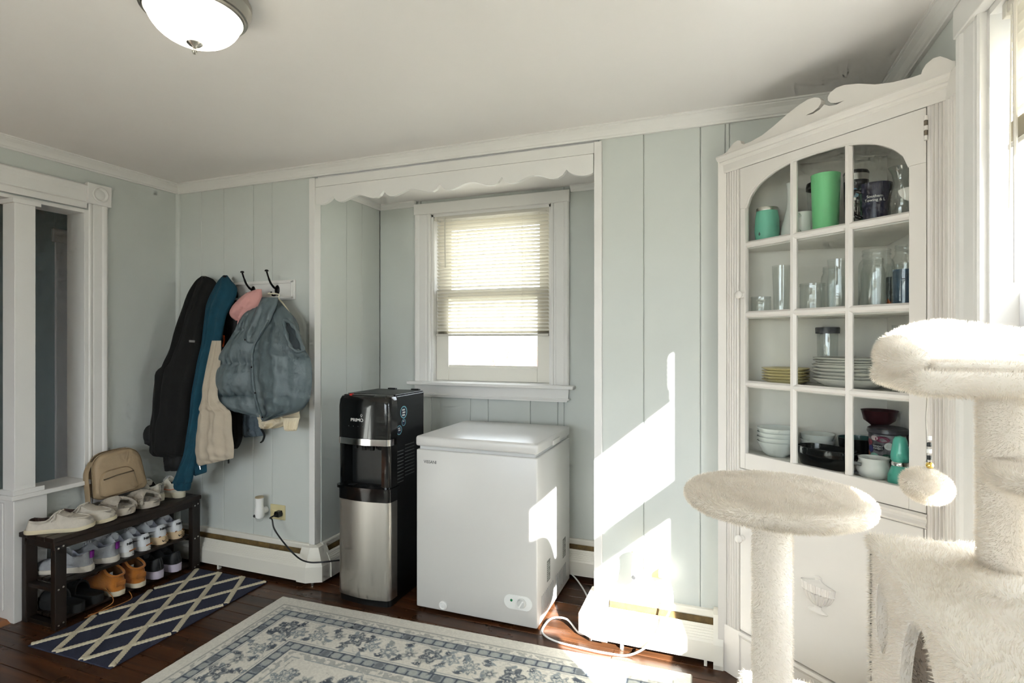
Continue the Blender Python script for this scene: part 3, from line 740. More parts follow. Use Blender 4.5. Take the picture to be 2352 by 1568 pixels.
# ---- diamond mat
NAVY = mat('mat_navy', srgb(44, 48, 68), 0.95, bump=(400, 0.5, 0.002), var=(180, 0.25))
ROPE = mat('mat_cream', srgb(206, 196, 172), 0.95, bump=(260, 0.9, 0.004), var=(160, 0.18))
m0 = thing('door_mat', 'navy doormat with cream rope diamond lattice in front of the shoe rack', 'mat', (-2.566, 1.916, 0), R(1.6))
MW, ML = 0.254, 0.425
MB().rbox(-MW, MW, -ML, ML, 0.001, 0.008, 0.003).build('mat_base', NAVY, m0)
du, dv = 2*MW/3, 2*ML/3
def clip(x0, y0, x1, y1):
    t0, t1 = 0.0, 1.0; dx, dy = x1-x0, y1-y0
    for p, q in ((-dx, x0+MW-0.006), (dx, MW-0.006-x0), (-dy, y0+ML-0.006), (dy, ML-0.006-y0)):
        if abs(p) < 1e-9:
            if q < 0: return None
            continue
        r_ = q/p
        if p < 0: t0 = max(t0, r_)
        else: t1 = min(t1, r_)
    return None if t0 >= t1 else (x0+dx*t0, y0+dy*t0, x0+dx*t1, y0+dy*t1)
for kk in range(-3, 7):
    for s in (1, -1):
        # u/du + s*v/dv = kk
        x0 = -MW - 0.2; v0 = s*(kk - (x0+MW)/du)*dv - ML if s > 0 else -(kk - (x0+MW)/du)*dv - ML
        x1 = MW + 0.2; v1 = s*(kk - (x1+MW)/du)*dv - ML if s > 0 else -(kk - (x1+MW)/du)*dv - ML
        q = clip(x0, v0, x1, v1)
        if not q: continue
        L_ = math.hypot(q[2]-q[0], q[3]-q[1])
        if L_ < 0.03: continue
        nn = max(6, int(L_/0.007)); pts = []; rs = []
        for i in range(nn+1):
            t_ = i/nn
            pts.append((q[0]+(q[2]-q[0])*t_, q[1]+(q[3]-q[1])*t_, 0.0085)); rs.append(0.0132 + 0.0016*(1 if i % 2 else -1))
        MB().tube(pts, rs, 8, 0.42).build('rope_line', ROPE, m0, smooth=60)

# ---- patterned area rug: knotted pattern computed into colour per pile point
RW, RL = 2.01, 2.85
uu = np.arange(0, RW+1e-6, 0.0040)
vv = np.concatenate([np.arange(0, 1.05, 0.0040), np.arange(1.05, RL+1e-6, 0.02)])
Ug, Vg = np.meshgrid(uu, vv)
CRE, DRK, MID, GRY = (np.array(srgb(*c)) for c in ((216, 212, 202), (62, 73, 88), (122, 133, 140), (170, 172, 168)))
colr = np.empty(Ug.shape+(3,)); colr[:] = CRE
def vnoise(U_, V_, sc, seed):
    g = np.random.default_rng(seed).random((64, 64))
    x = U_/sc; y = V_/sc; xi = np.floor(x).astype(int); yi = np.floor(y).astype(int); fx = x-xi; fy = y-yi
    fx = fx*fx*(3-2*fx); fy = fy*fy*(3-2*fy)
    G = lambda a, b: g[a % 64, b % 64]
    return (G(xi, yi)*(1-fx)+G(xi+1, yi)*fx)*(1-fy)+(G(xi, yi+1)*(1-fx)+G(xi+1, yi+1)*fx)*fy
nA = vnoise(Ug, Vg, 0.012, 1); nB = vnoise(Ug, Vg, 0.03, 2); nC = vnoise(Ug, Vg, 0.006, 3)
def blend(mask, c, a=1.0):
    w = (np.clip(mask, 0, 1)*a)[..., None]
    colr[:] = colr*(1-w)+np.asarray(c)*w
sm = lambda x, w=0.004: np.clip(0.5+x/w, 0, 1)
dl = Ug; dr = RW-Ug; dt = Vg; db = RL-Vg
dmin = np.minimum(np.minimum(dl, dr), np.minimum(dt, db))
along = np.where((dt <= dl) & (dt <= dr), Ug, Vg)
band = lambda a, b: sm(dmin-a)*sm(b-dmin)
blend(band(0.068, 0.076), GRY*0.6, 0.8)
blend(band(0.082, 0.108)*(nA > 0.52), GRY*0.75, 0.7)
for a0, a1 in ((0.112, 0.158), (0.335, 0.385)):
    blend(band(a0, a1), MID, 0.85)
    blend(band(a0, a0+0.008), DRK, 0.9); blend(band(a1-0.008, a1), DRK, 0.9)
    ph = (along % 0.052)/0.052; mid_ = (dmin-(a0+a1)/2)/((a1-a0)/2)
    oval = 1-np.sqrt(((ph-0.5)/0.36)**2+(mid_/0.75)**2)
    blend(sm(oval, 0.25)*band(a0+0.004, a1-0.004), GRY, 0.8)
    blend((np.abs(ph-0.02) < 0.09)*band(a0, a1)*(nA > 0.25), DRK, 0.95)
    big = (np.floor(along/0.052).astype(int) % 5) == 0
    blend(sm(oval, 0.3)*big*band(a0, a1), DRK, 0.7)
blend(band(0.163, 0.168), MID, 0.7); blend(band(0.322, 0.327), MID, 0.7)
blend(band(0.392, 0.424)*(nA > 0.42), GRY*0.85, 0.8); blend(band(0.424, 0.430)*(nB > 0.35), MID, 0.8)
def local(cx, cy, rad):
    i0, i1 = np.searchsorted(vv, [cy-rad, cy+rad]); j0, j1 = np.searchsorted(uu, [cx-rad, cx+rad])
    return slice(i0, i1), slice(j0, j1)
def paint(sl, mask, c, a=1.0):
    w = (np.clip(mask, 0, 1)*a)[..., None]
    colr[sl] = colr[sl]*(1-w)+np.asarray(c)*w
def flower(cx, cy, r, rot, kind):
    sl = local(cx, cy, r*1.3)
    du_ = Ug[sl]-cx; dv_ = Vg[sl]-cy
    rr = np.sqrt(du_**2+dv_**2)+1e-6; an = np.arctan2(dv_, du_)+rot
    n1 = nA[sl]; n2 = nC[sl]
    k = 5+kind % 4
    edge = r*(0.78+0.20*np.cos(k*an)+0.22*(n1-0.5))
    m = sm(edge-rr, 0.008)
    base = (DRK, MID, GRY*0.85, MID*0.85)[kind % 4]
    paint(sl, m*(n2 > 0.16), base, 0.92)
    paint(sl, sm(edge*0.72-rr, 0.006)*(n1 > 0.3), CRE if kind % 2 else GRY, 0.85)
    paint(sl, sm(edge*0.52-rr, 0.006), MID if kind % 2 else DRK, 0.85)
    paint(sl, sm(edge*0.25-rr, 0.005), CRE, 0.9)
def leaf(cx, cy, a, l, w, c):
    sl = local(cx, cy, l*1.1)
    du_ = Ug[sl]-cx; dv_ = Vg[sl]-cy
    x = du_*math.cos(a)+dv_*math.sin(a); y = -du_*math.sin(a)+dv_*math.cos(a)
    y = y-0.25*l*(x/l)**2
    m = 1-np.sqrt((x/l)**2+(y/(w*(1.05-0.5*x/l)))**2)
    paint(sl, sm(m, 0.35)*(nC[sl] > 0.2), c, 0.9)
def vine(pts, w, c):
    pts = smooth_curve([(p[0], p[1], 0) for p in pts], 6)
    for p in pts:
        sl = local(p.x, p.y, w*3)
        paint(sl, sm(w-np.hypot(Ug[sl]-p.x, Vg[sl]-p.y), 0.003), c, 0.65)
rr_ = random.Random(5)
def band_motifs(fn, length):
    s = 0.24; kd = 0
    pts = []
    while s < length-0.2:
        o = 0.245+0.022*math.sin(kd*1.3)
        flower(*fn(s, o), (0.058, 0.043, 0.05, 0.036)[kd % 4], rr_.random()*6, (0, 1, 3, 2)[kd % 4])
        for e in (-1, 1):
            for q in range(3):
                leaf(*fn(s+0.055+rr_.random()*0.02, 0.245+e*(0.03+0.03*q*rr_.random())), rr_.random()*6, 0.017+0.012*rr_.random(), 0.009, (DRK, MID, GRY*0.8)[rr_.randrange(3)])
        leaf(*fn(s-0.035, 0.245+0.055*(-1)**kd), rr_.random()*6, 0.02, 0.010, DRK)
        pts.append(fn(s-0.03, 0.19+0.11*(kd % 2))); pts.append(fn(s+0.03, 0.30-0.11*(kd % 2)))
        s += 0.092; kd += 1
    vine(pts, 0.0022, MID)
band_motifs(lambda s, o: (s, o), RW)
band_motifs(lambda s, o: (o, s), 1.1)
band_motifs(lambda s, o: (RW-o, s), 1.1)
for i in range(170):
    cx = 0.47+rr_.random()*(RW-0.94); cy = 0.47+rr_.random()*0.55
    kd = rr_.randrange(4)
    if i % 3 == 0: flower(cx, cy, 0.035+0.03*rr_.random(), rr_.random()*6, kd)
    else: leaf(cx, cy, rr_.random()*6.3, 0.022+0.035*rr_.random(), 0.010+0.008*rr_.random(), (DRK, MID, GRY*0.8, DRK)[kd])
    if i % 4 == 1:
        a = rr_.random()*6.3; p = [(cx, cy)]
        for q in range(4):
            a += rr_.uniform(-0.9, 0.9); p.append((min(max(p[-1][0]+0.06*math.cos(a), 0.45), RW-0.45), min(max(p[-1][1]+0.06*math.sin(a), 0.45), 1.0)))
        vine(p, 0.0024, GRY*0.75)
colr *= (0.90+0.2*nC)[..., None]
hz = 0.0085+0.0012*nC
edge = (dmin < 0.002); hz[edge] = 0.001
nv_, nu_ = Ug.shape
co = np.stack([Ug, -Vg, hz], -1).reshape(-1, 3)
idx = np.arange(nv_*nu_).reshape(nv_, nu_)
quads = np.stack([idx[:-1, :-1], idx[1:, :-1], idx[1:, 1:], idx[:-1, 1:]], -1).reshape(-1, 4)
me = bpy.data.meshes.new('area_rug')
me.vertices.add(len(co)); me.vertices.foreach_set('co', co.ravel())
me.loops.add(quads.size); me.loops.foreach_set('vertex_index', quads.ravel().astype(np.int32))
me.polygons.add(len(quads)); me.polygons.foreach_set('loop_start', np.arange(0, quads.size, 4, dtype=np.int32))
me.update(calc_edges=True)
ca = me.color_attributes.new('knots', 'FLOAT_COLOR', 'POINT')
ca.data.foreach_set('color', np.concatenate([np.clip(colr, 0, 1), np.ones(Ug.shape+(1,))], -1).reshape(-1).astype(np.float32))
me.polygons.foreach_set('use_smooth', [True]*len(me.polygons))
RUGM = mat('rug_pile', (0.7, 0.68, 0.62), 0.95, bump=(330, 0.5, 0.003), sheen=0.15)
_a = RUGM.node_tree.nodes.new('ShaderNodeAttribute'); _a.attribute_name = 'knots'
RUGM.node_tree.links.new(_a.outputs['Color'], RUGM.node_tree.nodes['Principled BSDF'].inputs['Base Color'])
rug = bpy.data.objects.new('area_rug', me); COL.objects.link(rug); me.materials.append(RUGM)
rug.location = (-2.114, 2.237, 0); rug.rotation_euler = (0, 0, R(1.5))
tag(rug, 'cream area rug with slate blue floral borders in front of the freezer', 'rug')

# ================================================================== COATS
BRONZE = mat('hook_black', srgb(24, 22, 21), 0.35, 0.6)
rk = thing('coat_rack', 'white panel coat rack with black double hooks on the blue wall', 'coat rack', (-2.575, YB, 1.61))
MB().rbox(-0.353, 0.353, -0.014, 0, -0.056, 0.056, 0.003).build('back_board', WHITE, rk)
for z0, z1, x0, x1 in ((0.036, 0.05, -0.345, 0.345), (-0.05, -0.036, -0.345, 0.345), (-0.05, 0.05, -0.345, -0.331), (-0.05, 0.05, 0.331, 0.345)):
    MB().rbox(x0, x1, -0.022, -0.013, z0, z1, 0.004).build('panel_moulding', WHITE, rk)
for hx, hz_ in ((-0.238, -0.02), (-0.076, -0.02), (0.055, 0), (0.232, 0)):
    hk = thing('hook', None, None); hk.parent = rk; hk.location = (hx, -0.014, hz_)
    MB().lathe([(0, 0.007), (0.012, 0.006), (0.017, 0.002), (0.018, 0)], 18).xf(Matrix.Diagonal((1, 1, 1.6, 1)) @ frame((0, 0, 0), (1,0,0), (0,0,1))).build('back_plate', BRONZE, hk, smooth=50)
    MB().tube(smooth_curve([(0, -0.004, 0.008), (0, -0.022, 0.012), (0, -0.048, 0.035), (0, -0.066, 0.068), (0, -0.078, 0.098)], 6), [0.0062]*9+[0.0055]*8+[0.0045]*8, 10).build('upper_arm', BRONZE, hk, smooth=50)
    MB().lathe([(0, -0.004), (0.010, -0.004), (0.0105, 0.001), (0.007, 0.005), (0, 0.006)], 14, (0, -0.078, 0.101)).build('knob', BRONZE, hk, smooth=50)
    MB().tube(smooth_curve([(0, -0.004, -0.012), (0, -0.018, -0.030), (0, -0.038, -0.030), (0, -0.046, -0.012)], 6), 0.005, 10).build('lower_arm', BRONZE, hk, smooth=50)

def cloth(name, rows, m, parent=None, folds=(0.012, 4, 1.0), n=36, rowsn=52, seed=0, puff=None, back=0.25, crease=None):
    """closed hanging cloth body. rows: (y left px, x left, y right px, x right, Y, depth) top to bottom;
    folds: amplitude, count, slant; puff: (count, strength) horizontal quilting"""
    r = np.random.default_rng(seed)
    A = np.array([list(at(r_[1], r_[0], r_[4])) for r_ in rows]); B = np.array([list(at(r_[3], r_[2], r_[4])) for r_ in rows]); Dp = np.array([r_[5] for r_ in rows])
    tt = np.linspace(0, 1, len(rows)); t = np.linspace(0, 1, rowsn)
    def ip(a):   # smooth interpolation over rows
        V = smooth_curve([tuple(x) for x in a], 12); V = np.array([tuple(v) for v in V])
        return np.stack([np.interp(t, np.linspace(0, 1, len(V)), V[:, k]) for k in range(3)], -1)
    A2, B2 = ip(A), ip(B)
    d = ip(np.stack([Dp, Dp, Dp], -1))[:, 0]
    ph = r.random(6)*6.28; P = []
    for i in range(rowsn):
        row = []
        f = min(1, t[i]*2.2+0.12)*folds[0]
        q = 1.0
        if puff:
            zc_ = (A2[i][2]+B2[i][2])/2
            sz = sorted([at(550, yy_, 2.28).z for yy_ in puff[0]]); k_ = 0
            while k_ < len(sz)-2 and zc_ > sz[k_+1]: k_ += 1
            u_ = min(1, max(0, (zc_-sz[k_])/(sz[k_+1]-sz[k_])))
            q = 1 - puff[1] + puff[1]*math.sin(PI*u_)**0.45
        for j in range(n+1):
            s = j/n
            p = A2[i]*(1-s)+B2[i]*s
            e = math.sin(PI*s)
            bul = d[i]*(max(e, 0)**0.55)*q
            fo = f*(math.sin(2*PI*(folds[1]*s+folds[2]*t[i])+ph[0])+0.55*math.sin(2*PI*(folds[1]*1.9*s-folds[2]*0.7*t[i])+ph[1])+0.4*math.sin(2*PI*(3.1*t[i]+1.3*s)+ph[2])+0.3*math.sin(2*PI*(9*t[i]-2.2*s)+ph[3]))*e**0.6
            if puff: fo += puff[1]*0.012*math.sin(2*PI*(7*s)+ph[3]+5*math.sin(6*t[i]))*(1-q)*3
            row.append((p[0], p[1]-bul*0.75+bul*0.0-fo, p[2]))
        for j in range(n-1, 0, -2):
            s = j/n; p = A2[i]*(1-s)+B2[i]*s
            row.append((p[0], p[1]+d[i]*back*math.sin(PI*s)**0.5, p[2]))
        P.append(row)
    return MB().grid(P, cv=True, capu=True).build(name, m, parent, smooth=70)
def R6(y, xl, xr, Y, d, yr=None): return (y, xl, y if yr is None else yr, xr, Y, d)
FAB_K = mat('fleece_black', srgb(13, 13, 11), 0.95, bump=(300, 0.4, 0.002), var=(14, 0.35))
FAB_K2 = mat('nylon_black', srgb(14, 14, 15), 0.7, bump=(90, 0.3, 0.002))
FAB_T = mat('fleece_teal', srgb(10, 64, 82), 0.9, bump=(350, 0.4, 0.0015), var=(16, 0.14))
FAB_B = mat('cotton_beige', srgb(180, 168, 150), 0.9, bump=(16, 0.5, 0.010), var=(10, 0.06))
FAB_V = mat('nylon_slate', srgb(90, 103, 107), 0.46, bump=(18, 0.6, 0.010), var=(6, 0.06))
FAB_P = mat('cotton_pink', srgb(206, 152, 148), 0.9, bump=(240, 0.3, 0.001))
FAB_C = mat('cotton_cream', srgb(226, 212, 184), 0.95, bump=(150, 0.4, 0.002))
FAB_G = mat('denim_grey', srgb(92, 104, 112), 0.9, bump=(240, 0.4, 0.0015), var=(20, 0.2))
ORANGE = mat('tag_orange', srgb(225, 92, 25), 0.6)

g = thing('coat', 'black fleece coat with hood hanging leftmost on the rack', 'coat', group='coats on the rack')
cloth('body', [R6(634, 465, 473, 2.385, 0.015), R6(643, 455, 492, 2.38, 0.05), R6(662, 444, 497, 2.365, 0.075), R6(716, 426, 477, 2.33, 0.085), R6(794, 401, 466, 2.285, 0.10), R6(835, 385, 457, 2.265, 0.11), R6(858, 368, 452, 2.25, 0.115),
               R6(923, 366, 442, 2.245, 0.12), R6(973, 359, 437, 2.24, 0.12), R6(1022, 357, 430, 2.24, 0.115), R6(1040, 362, 427, 2.24, 0.10), R6(1047, 372, 424, 2.24, 0.03)], FAB_K, g, (0.013, 2.5, 0.4), seed=1)
cloth('sleeve', [R6(1030, 376, 420, 2.25, 0.04), R6(1060, 378, 420, 2.25, 0.045), R6(1080, 379, 416, 2.25, 0.03)], FAB_K2, g, (0.004, 2, 0.5), seed=2, rowsn=18, n=20)
tg = MB().box(-0.017, 0.017, -0.001, 0.001, -0.006, 0.006).build('name_tag', mat('tag_silver', srgb(140, 140, 135), 0.4, 0.5), g)
tg.location = at(441, 783.5, 2.212); tg.rotation_euler = (0, R(3), R(14))
hat = thing('knit_hat', 'black knit hat peeking out low beside the black coat', 'hat')
hb = MB()
P = []
c0 = at(347, 1000, 2.22)
for i in range(10):
    a = PI*i/9
    P.append([(c0.x+0.047*math.sin(a)*math.cos(b), c0.y+0.035*math.sin(a)*math.sin(b), c0.z+0.058*math.cos(a)-0.004*math.sin(3*b)) for b in [2*PI*k/20 for k in range(20)]])
hb.grid(P, cv=True).build('crown', FAB_K2, hat, smooth=60)
MB().lathe([(0.047, -0.012), (0.051, -0.010), (0.052, 0.010), (0.047, 0.012)], 24).xf(Matrix.Translation((c0.x+0.004, c0.y, c0.z-0.034)) @ Matrix.Diagonal((0.8, 0.62, 1, 1))).build('brim', FAB_K2, hat, smooth=60)

g = thing('jacket', 'teal zip jacket hanging between the black coat and the pink cap', 'jacket', group='coats on the rack')
cloth('body', [R6(632, 513, 522, 2.375, 0.01), R6(645, 503, 532, 2.365, 0.035), R6(663, 493, 545, 2.355, 0.05), R6(692, 479, 538, 2.34, 0.055), R6(723, 474, 521, 2.325, 0.055), R6(780, 468, 508, 2.29, 0.05), R6(840, 455, 494, 2.26, 0.05),
               R6(901, 444, 484, 2.235, 0.05), R6(973, 437, 468, 2.215, 0.048), R6(1041, 426, 456, 2.20, 0.05), R6(1085, 409, 446, 2.19, 0.052), R6(1108, 399, 441, 2.19, 0.05)], FAB_T, g, (0.007, 2.0, 0.25), seed=3)
cloth('cuff', [R6(1106, 402, 440, 2.19, 0.045), R6(1118, 403, 438, 2.19, 0.048), R6(1125, 408, 436, 2.19, 0.03)], FAB_T, g, (0.003, 9, 0.0), seed=4, rowsn=12)
sl = thing('sleeve', None, None); sl.parent = g
cloth('sleeve_end', [R6(1060, 447, 474, 2.22, 0.03), R6(1072, 446, 475, 2.22, 0.04), R6(1086, 446, 475, 2.22, 0.035, 1083), R6(1093, 448, 470, 2.22, 0.015, 1086)], FAB_T, sl, (0.004, 5, 0), seed=5, rowsn=16, n=24)

g = thing('jacket', 'black jacket with an orange pull hanging behind the slate puffer vest', 'jacket', group='coats on the rack')
cloth('body', [R6(690, 530, 560, 2.405, 0.02), R6(725, 514, 575, 2.40, 0.03), R6(790, 506, 580, 2.395, 0.035), R6(900, 500, 566, 2.39, 0.035), R6(960, 500, 562, 2.385, 0.035), R6(1000, 510, 558, 2.385, 0.03), R6(1020, 522, 552, 2.385, 0.025), R6(1030, 530, 545, 2.385, 0.01)], FAB_K2, g, (0.006, 3, 0.3), seed=6)
MB().tube([at(514, 770, 2.352), at(515, 782, 2.348), at(512, 796, 2.345)], 0.006, 8, 0.4).build('zip_pull', ORANGE, g)

g = thing('jacket', 'beige cotton jacket hanging under the slate puffer vest', 'jacket', group='coats on the rack')
cloth('body', [R6(782, 487, 508, 2.250, 0.010), R6(826, 478, 507, 2.235, 0.022), R6(883, 467, 501, 2.215, 0.030), R6(916, 465, 502, 2.205, 0.034), R6(936, 457, 520, 2.21, 0.04), R6(950, 455, 531, 2.21, 0.042), R6(990, 451, 533, 2.205, 0.05), R6(1028, 446, 537, 2.20, 0.05, 1022), R6(1056, 450, 537, 2.20, 0.045, 1042), R6(1071, 453, 536, 2.20, 0.02, 1052)], FAB_B, g, (0.009, 2.6, 0.5), seed=12, n=44)
MB().tube([at(525, 1046, 2.20), at(525, 1064, 2.20)], 0.004, 6).build('drawcord_end', FAB_K2, g)
MB().tube([at(458, 1068, 2.19), at(460, 1078, 2.19)], 0.003, 6).build('zip_pull', CHROME, g)

g = thing('jacket', 'grey denim jacket sleeve hanging below the puffer vest', 'jacket', group='coats on the rack')
cloth('sleeve', [R6(900, 560, 612, 2.395, 0.03), R6(941, 556, 606, 2.39, 0.035), R6(975, 557, 602, 2.385, 0.035), R6(996, 557, 604, 2.385, 0.035, 990), R6(1004, 560, 606, 2.385, 0.02, 1000)], FAB_G, g, (0.006, 3, 0.4), seed=8, n=28, rowsn=26)
MB().tube(smooth_curve([at(600, 985, 2.352), at(607, 998, 2.348), at(604, 1011, 2.346), at(599, 1016, 2.346)], 5), 0.007, 8, 0.5).build('cuff_tab', FAB_K2, g, smooth=60)

g = thing('jacket', 'cream jacket with ribbed cuff hanging behind the puffer vest', 'jacket', group='coats on the rack')
cloth('body', [R6(720, 606, 662, 2.402, 0.02), R6(800, 600, 672, 2.395, 0.03), R6(900, 592, 684, 2.385, 0.035), R6(945, 590, 688, 2.38, 0.04), R6(965, 594, 686, 2.375, 0.045), R6(978, 597, 655, 2.375, 0.04), R6(984, 600, 628, 2.375, 0.012)], FAB_C, g, (0.012, 3, 0.4), seed=9)
cloth('ribbed_cuff', [R6(958, 650, 688, 2.335, 0.025), R6(970, 651, 686, 2.33, 0.03), R6(984, 653, 683, 2.33, 0.03), R6(989, 655, 681, 2.33, 0.015)], FAB_C, g, (0.0025, 12, 0.0), seed=10, rowsn=16, n=60)

g = thing('baseball_cap', 'pink baseball cap hanging on the third hook', 'cap', group='hats on the rack')
cloth('crown', [R6(664, 590, 601, 2.345, 0.012), R6(674, 566, 602, 2.335, 0.04), R6(690, 548, 602, 2.325, 0.06), R6(704, 536, 597, 2.315, 0.065), R6(718, 529, 582, 2.31, 0.055), R6(728, 532, 568, 2.31, 0.035), R6(736, 541, 557, 2.31, 0.01)], FAB_P, g, (0.004, 2, 0.6), seed=11, rowsn=30)
MB().lathe([(0.006, 0), (0.008, 0.002), (0.006, 0.004), (0.004, 0.002)], 14).xf(frame(at(553, 708, 2.262), (1,0,0.2), (0,0.3,1))).build('eyelet', FAB_P, g, smooth=50)
cloth('brim', [R6(700, 566, 606, 2.33, 0.03), R6(712, 556, 600, 2.315, 0.02), R6(740, 545, 580, 2.30, 0.012), R6(764, 548, 566, 2.30, 0.006)], FAB_P, g, (0.001, 1, 0), seed=13, rowsn=16, n=16)

g = thing('puffer_vest', 'slate grey quilted puffer vest hanging on the right hook', 'vest', group='coats on the rack')
cloth('quilted_front', [R6(697, 588, 612, 2.335, 0.02), R6(722, 562, 612, 2.31, 0.06), R6(778, 532, 606, 2.285, 0.09), R6(826, 504, 592, 2.27, 0.10), R6(886, 493, 590, 2.265, 0.10), R6(914, 483, 592, 2.265, 0.085), R6(930, 502, 594, 2.265, 0.06, 942), R6(938, 520, 596, 2.265, 0.02, 958)], FAB_V, g, (0.0035, 2.2, 0.6), seed=14, puff=((690, 757, 833, 907, 962), 0.62), rowsn=90)
cloth('side_panel', [R6(684, 600, 637, 2.345, 0.02), R6(700, 600, 650, 2.33, 0.045), R6(737, 604, 682, 2.31, 0.07), R6(773, 592, 691, 2.295, 0.085), R6(805, 582, 702, 2.285, 0.095), R6(828, 579, 714, 2.28, 0.10), R6(866, 580, 717, 2.275, 0.105), R6(900, 584, 714, 2.275, 0.10), R6(923, 589, 708, 2.275, 0.09), R6(944, 596, 688, 2.275, 0.065), R6(957, 601, 645, 2.275, 0.04), R6(967, 603, 610, 2.275, 0.01)], FAB_V, g, (0.009, 2.3, 0.5), seed=15, rowsn=60, n=44)
cloth('collar', [R6(683, 602, 640, 2.30, 0.03), R6(705, 592, 634, 2.275, 0.035), R6(745, 572, 617, 2.25, 0.03), R6(775, 561, 596, 2.235, 0.022), R6(788, 570, 584, 2.232, 0.006)], FAB_V, g, (0.006, 1.6, 0.5), seed=16, rowsn=30)
pl_ = [at(616, 735, 2.205), at(594, 775, 2.19), at(582, 800, 2.18), at(580, 840, 2.17), at(583, 884, 2.168), at(591, 928, 2.18), at(603, 962, 2.215)]
MB().tube(smooth_curve(pl_, 6), [0.007+0.004*math.sin(i*1.1)**2 for i in range(37)], 10, 0.6).build('zip_placket', FAB_V, g, smooth=60)
for px_, py_, yy in ((563, 780, 2.212), (578, 843, 2.160), (586, 902, 2.163), (603, 958, 2.195)):
    MB().lathe([(0.0045, 0), (0.0045, 0.002), (0.002, 0.003), (0, 0.002)], 12).xf(frame(at(px_, py_, yy), (1,0,0), (0,0,1))).build('snap', BRONZE, g, smooth=50)
ah = [at(x, y, Y) for x, y, Y in ((652, 733, 2.225), (668, 742, 2.222), (680, 757, 2.22), (688, 780, 2.215), (695, 803, 2.205), (682, 806, 2.195), (668, 796, 2.19), (660, 776, 2.192), (654, 752, 2.205), (652, 733, 2.225))]
MB().tube(smooth_curve(ah, 6), [0.009+0.003*math.sin(i*0.9) for i in range(55)], 10).build('armhole_binding', FAB_V, g, smooth=60)
cen = sum((Vector(p) for p in ah[:-1]), Vector())/9
rim_ = smooth_curve(ah, 4)
inn = MB(); inn.add([tuple(p+Vector((0, 0.004, 0))) for p in rim_]+[tuple(cen+Vector((0, 0.012, 0)))], [(i, i+1, len(rim_)) for i in range(len(rim_)-1)])
inn.build('armhole_lining', mat('lining_dark', srgb(62, 70, 74), 0.9), g)
hg = thing('clothes_hanger', 'cream wire hanger inside the puffer vest', 'hanger')
MB().tube(smooth_curve([(-2.343, 2.39, 1.578), (-2.335, 2.365, 1.585), at(640, 676, 2.35), at(639, 684, 2.35), at(650, 697, 2.345), at(665, 718, 2.34)], 6), 0.004, 8).build('wire', mat('hanger_cream', srgb(228, 220, 196), 0.5), hg, smooth=50)

# ================================================================== SHOE RACK AND SHOES
ESP = wood_mat('espresso_wood', srgb(19, 13, 9), srgb(40, 27, 18), 0.42, (6.0, 0.5, 1.0), 0.12)
sr_ = thing('shoe_rack', 'dark espresso three tier shoe bench against the left wall', 'shoe rack', (-2.965, 1.983, 0))
RX, RY = 0.107, 0.350
for sx in (-1, 1):
    for sy in (-1, 1):
        MB().rbox(sx*RX-0.017, sx*RX+0.017, sy*RY-0.024, sy*RY+0.024, 0, 0.383, 0.003).build('leg', ESP, sr_)
        for zz, k_ in ((0.372, 2), (0.183, 2), (0.018, 2)):
            if sx > 0:
                for q in range(k_):
                    MB().lathe([(0, 0.002), (0.004, 0.0015), (0.0045, 0)], 10).xf(frame((RX+0.017, sy*RY-0.010+q*0.02, zz+0.006*q), (0,1,0), (0,0,1))).build('screw', STEEL, sr_)
for i in range(4):
    x0 = -RX-0.020+i*0.0643
    MB().rbox(x0, x0+0.0617, -RY-0.034, RY+0.030, 0.402, 0.424, 0.003).build('top_slat', ESP, sr_)
for sx in (-1, 1): MB().rbox(sx*RX-0.012, sx*RX+0.012, -RY-0.026, RY+0.026, 0.366, 0.402, 0.002).build('top_rail', ESP, sr_)
for sy in (-1, 1): MB().rbox(-RX, RX, sy*RY-0.018, sy*RY+0.018, 0.366, 0.402, 0.002).build('end_rail', ESP, sr_)
for zz in (0.190, 0.026):
    for sy in (-1, 1): MB().rbox(-RX, RX, sy*RY-0.016, sy*RY+0.016, zz-0.022, zz-0.004, 0.002).build('shelf_rail', ESP, sr_)
    for i in range(4):
        x0 = -0.096+i*0.0502
        MB().rbox(x0, x0+0.040, -RY+0.02, RY-0.02, zz-0.004, zz+0.010, 0.002).build('shelf_slat', ESP, sr_)
SH1, SH2, SH3 = 0.4245, 0.2005, 0.0365

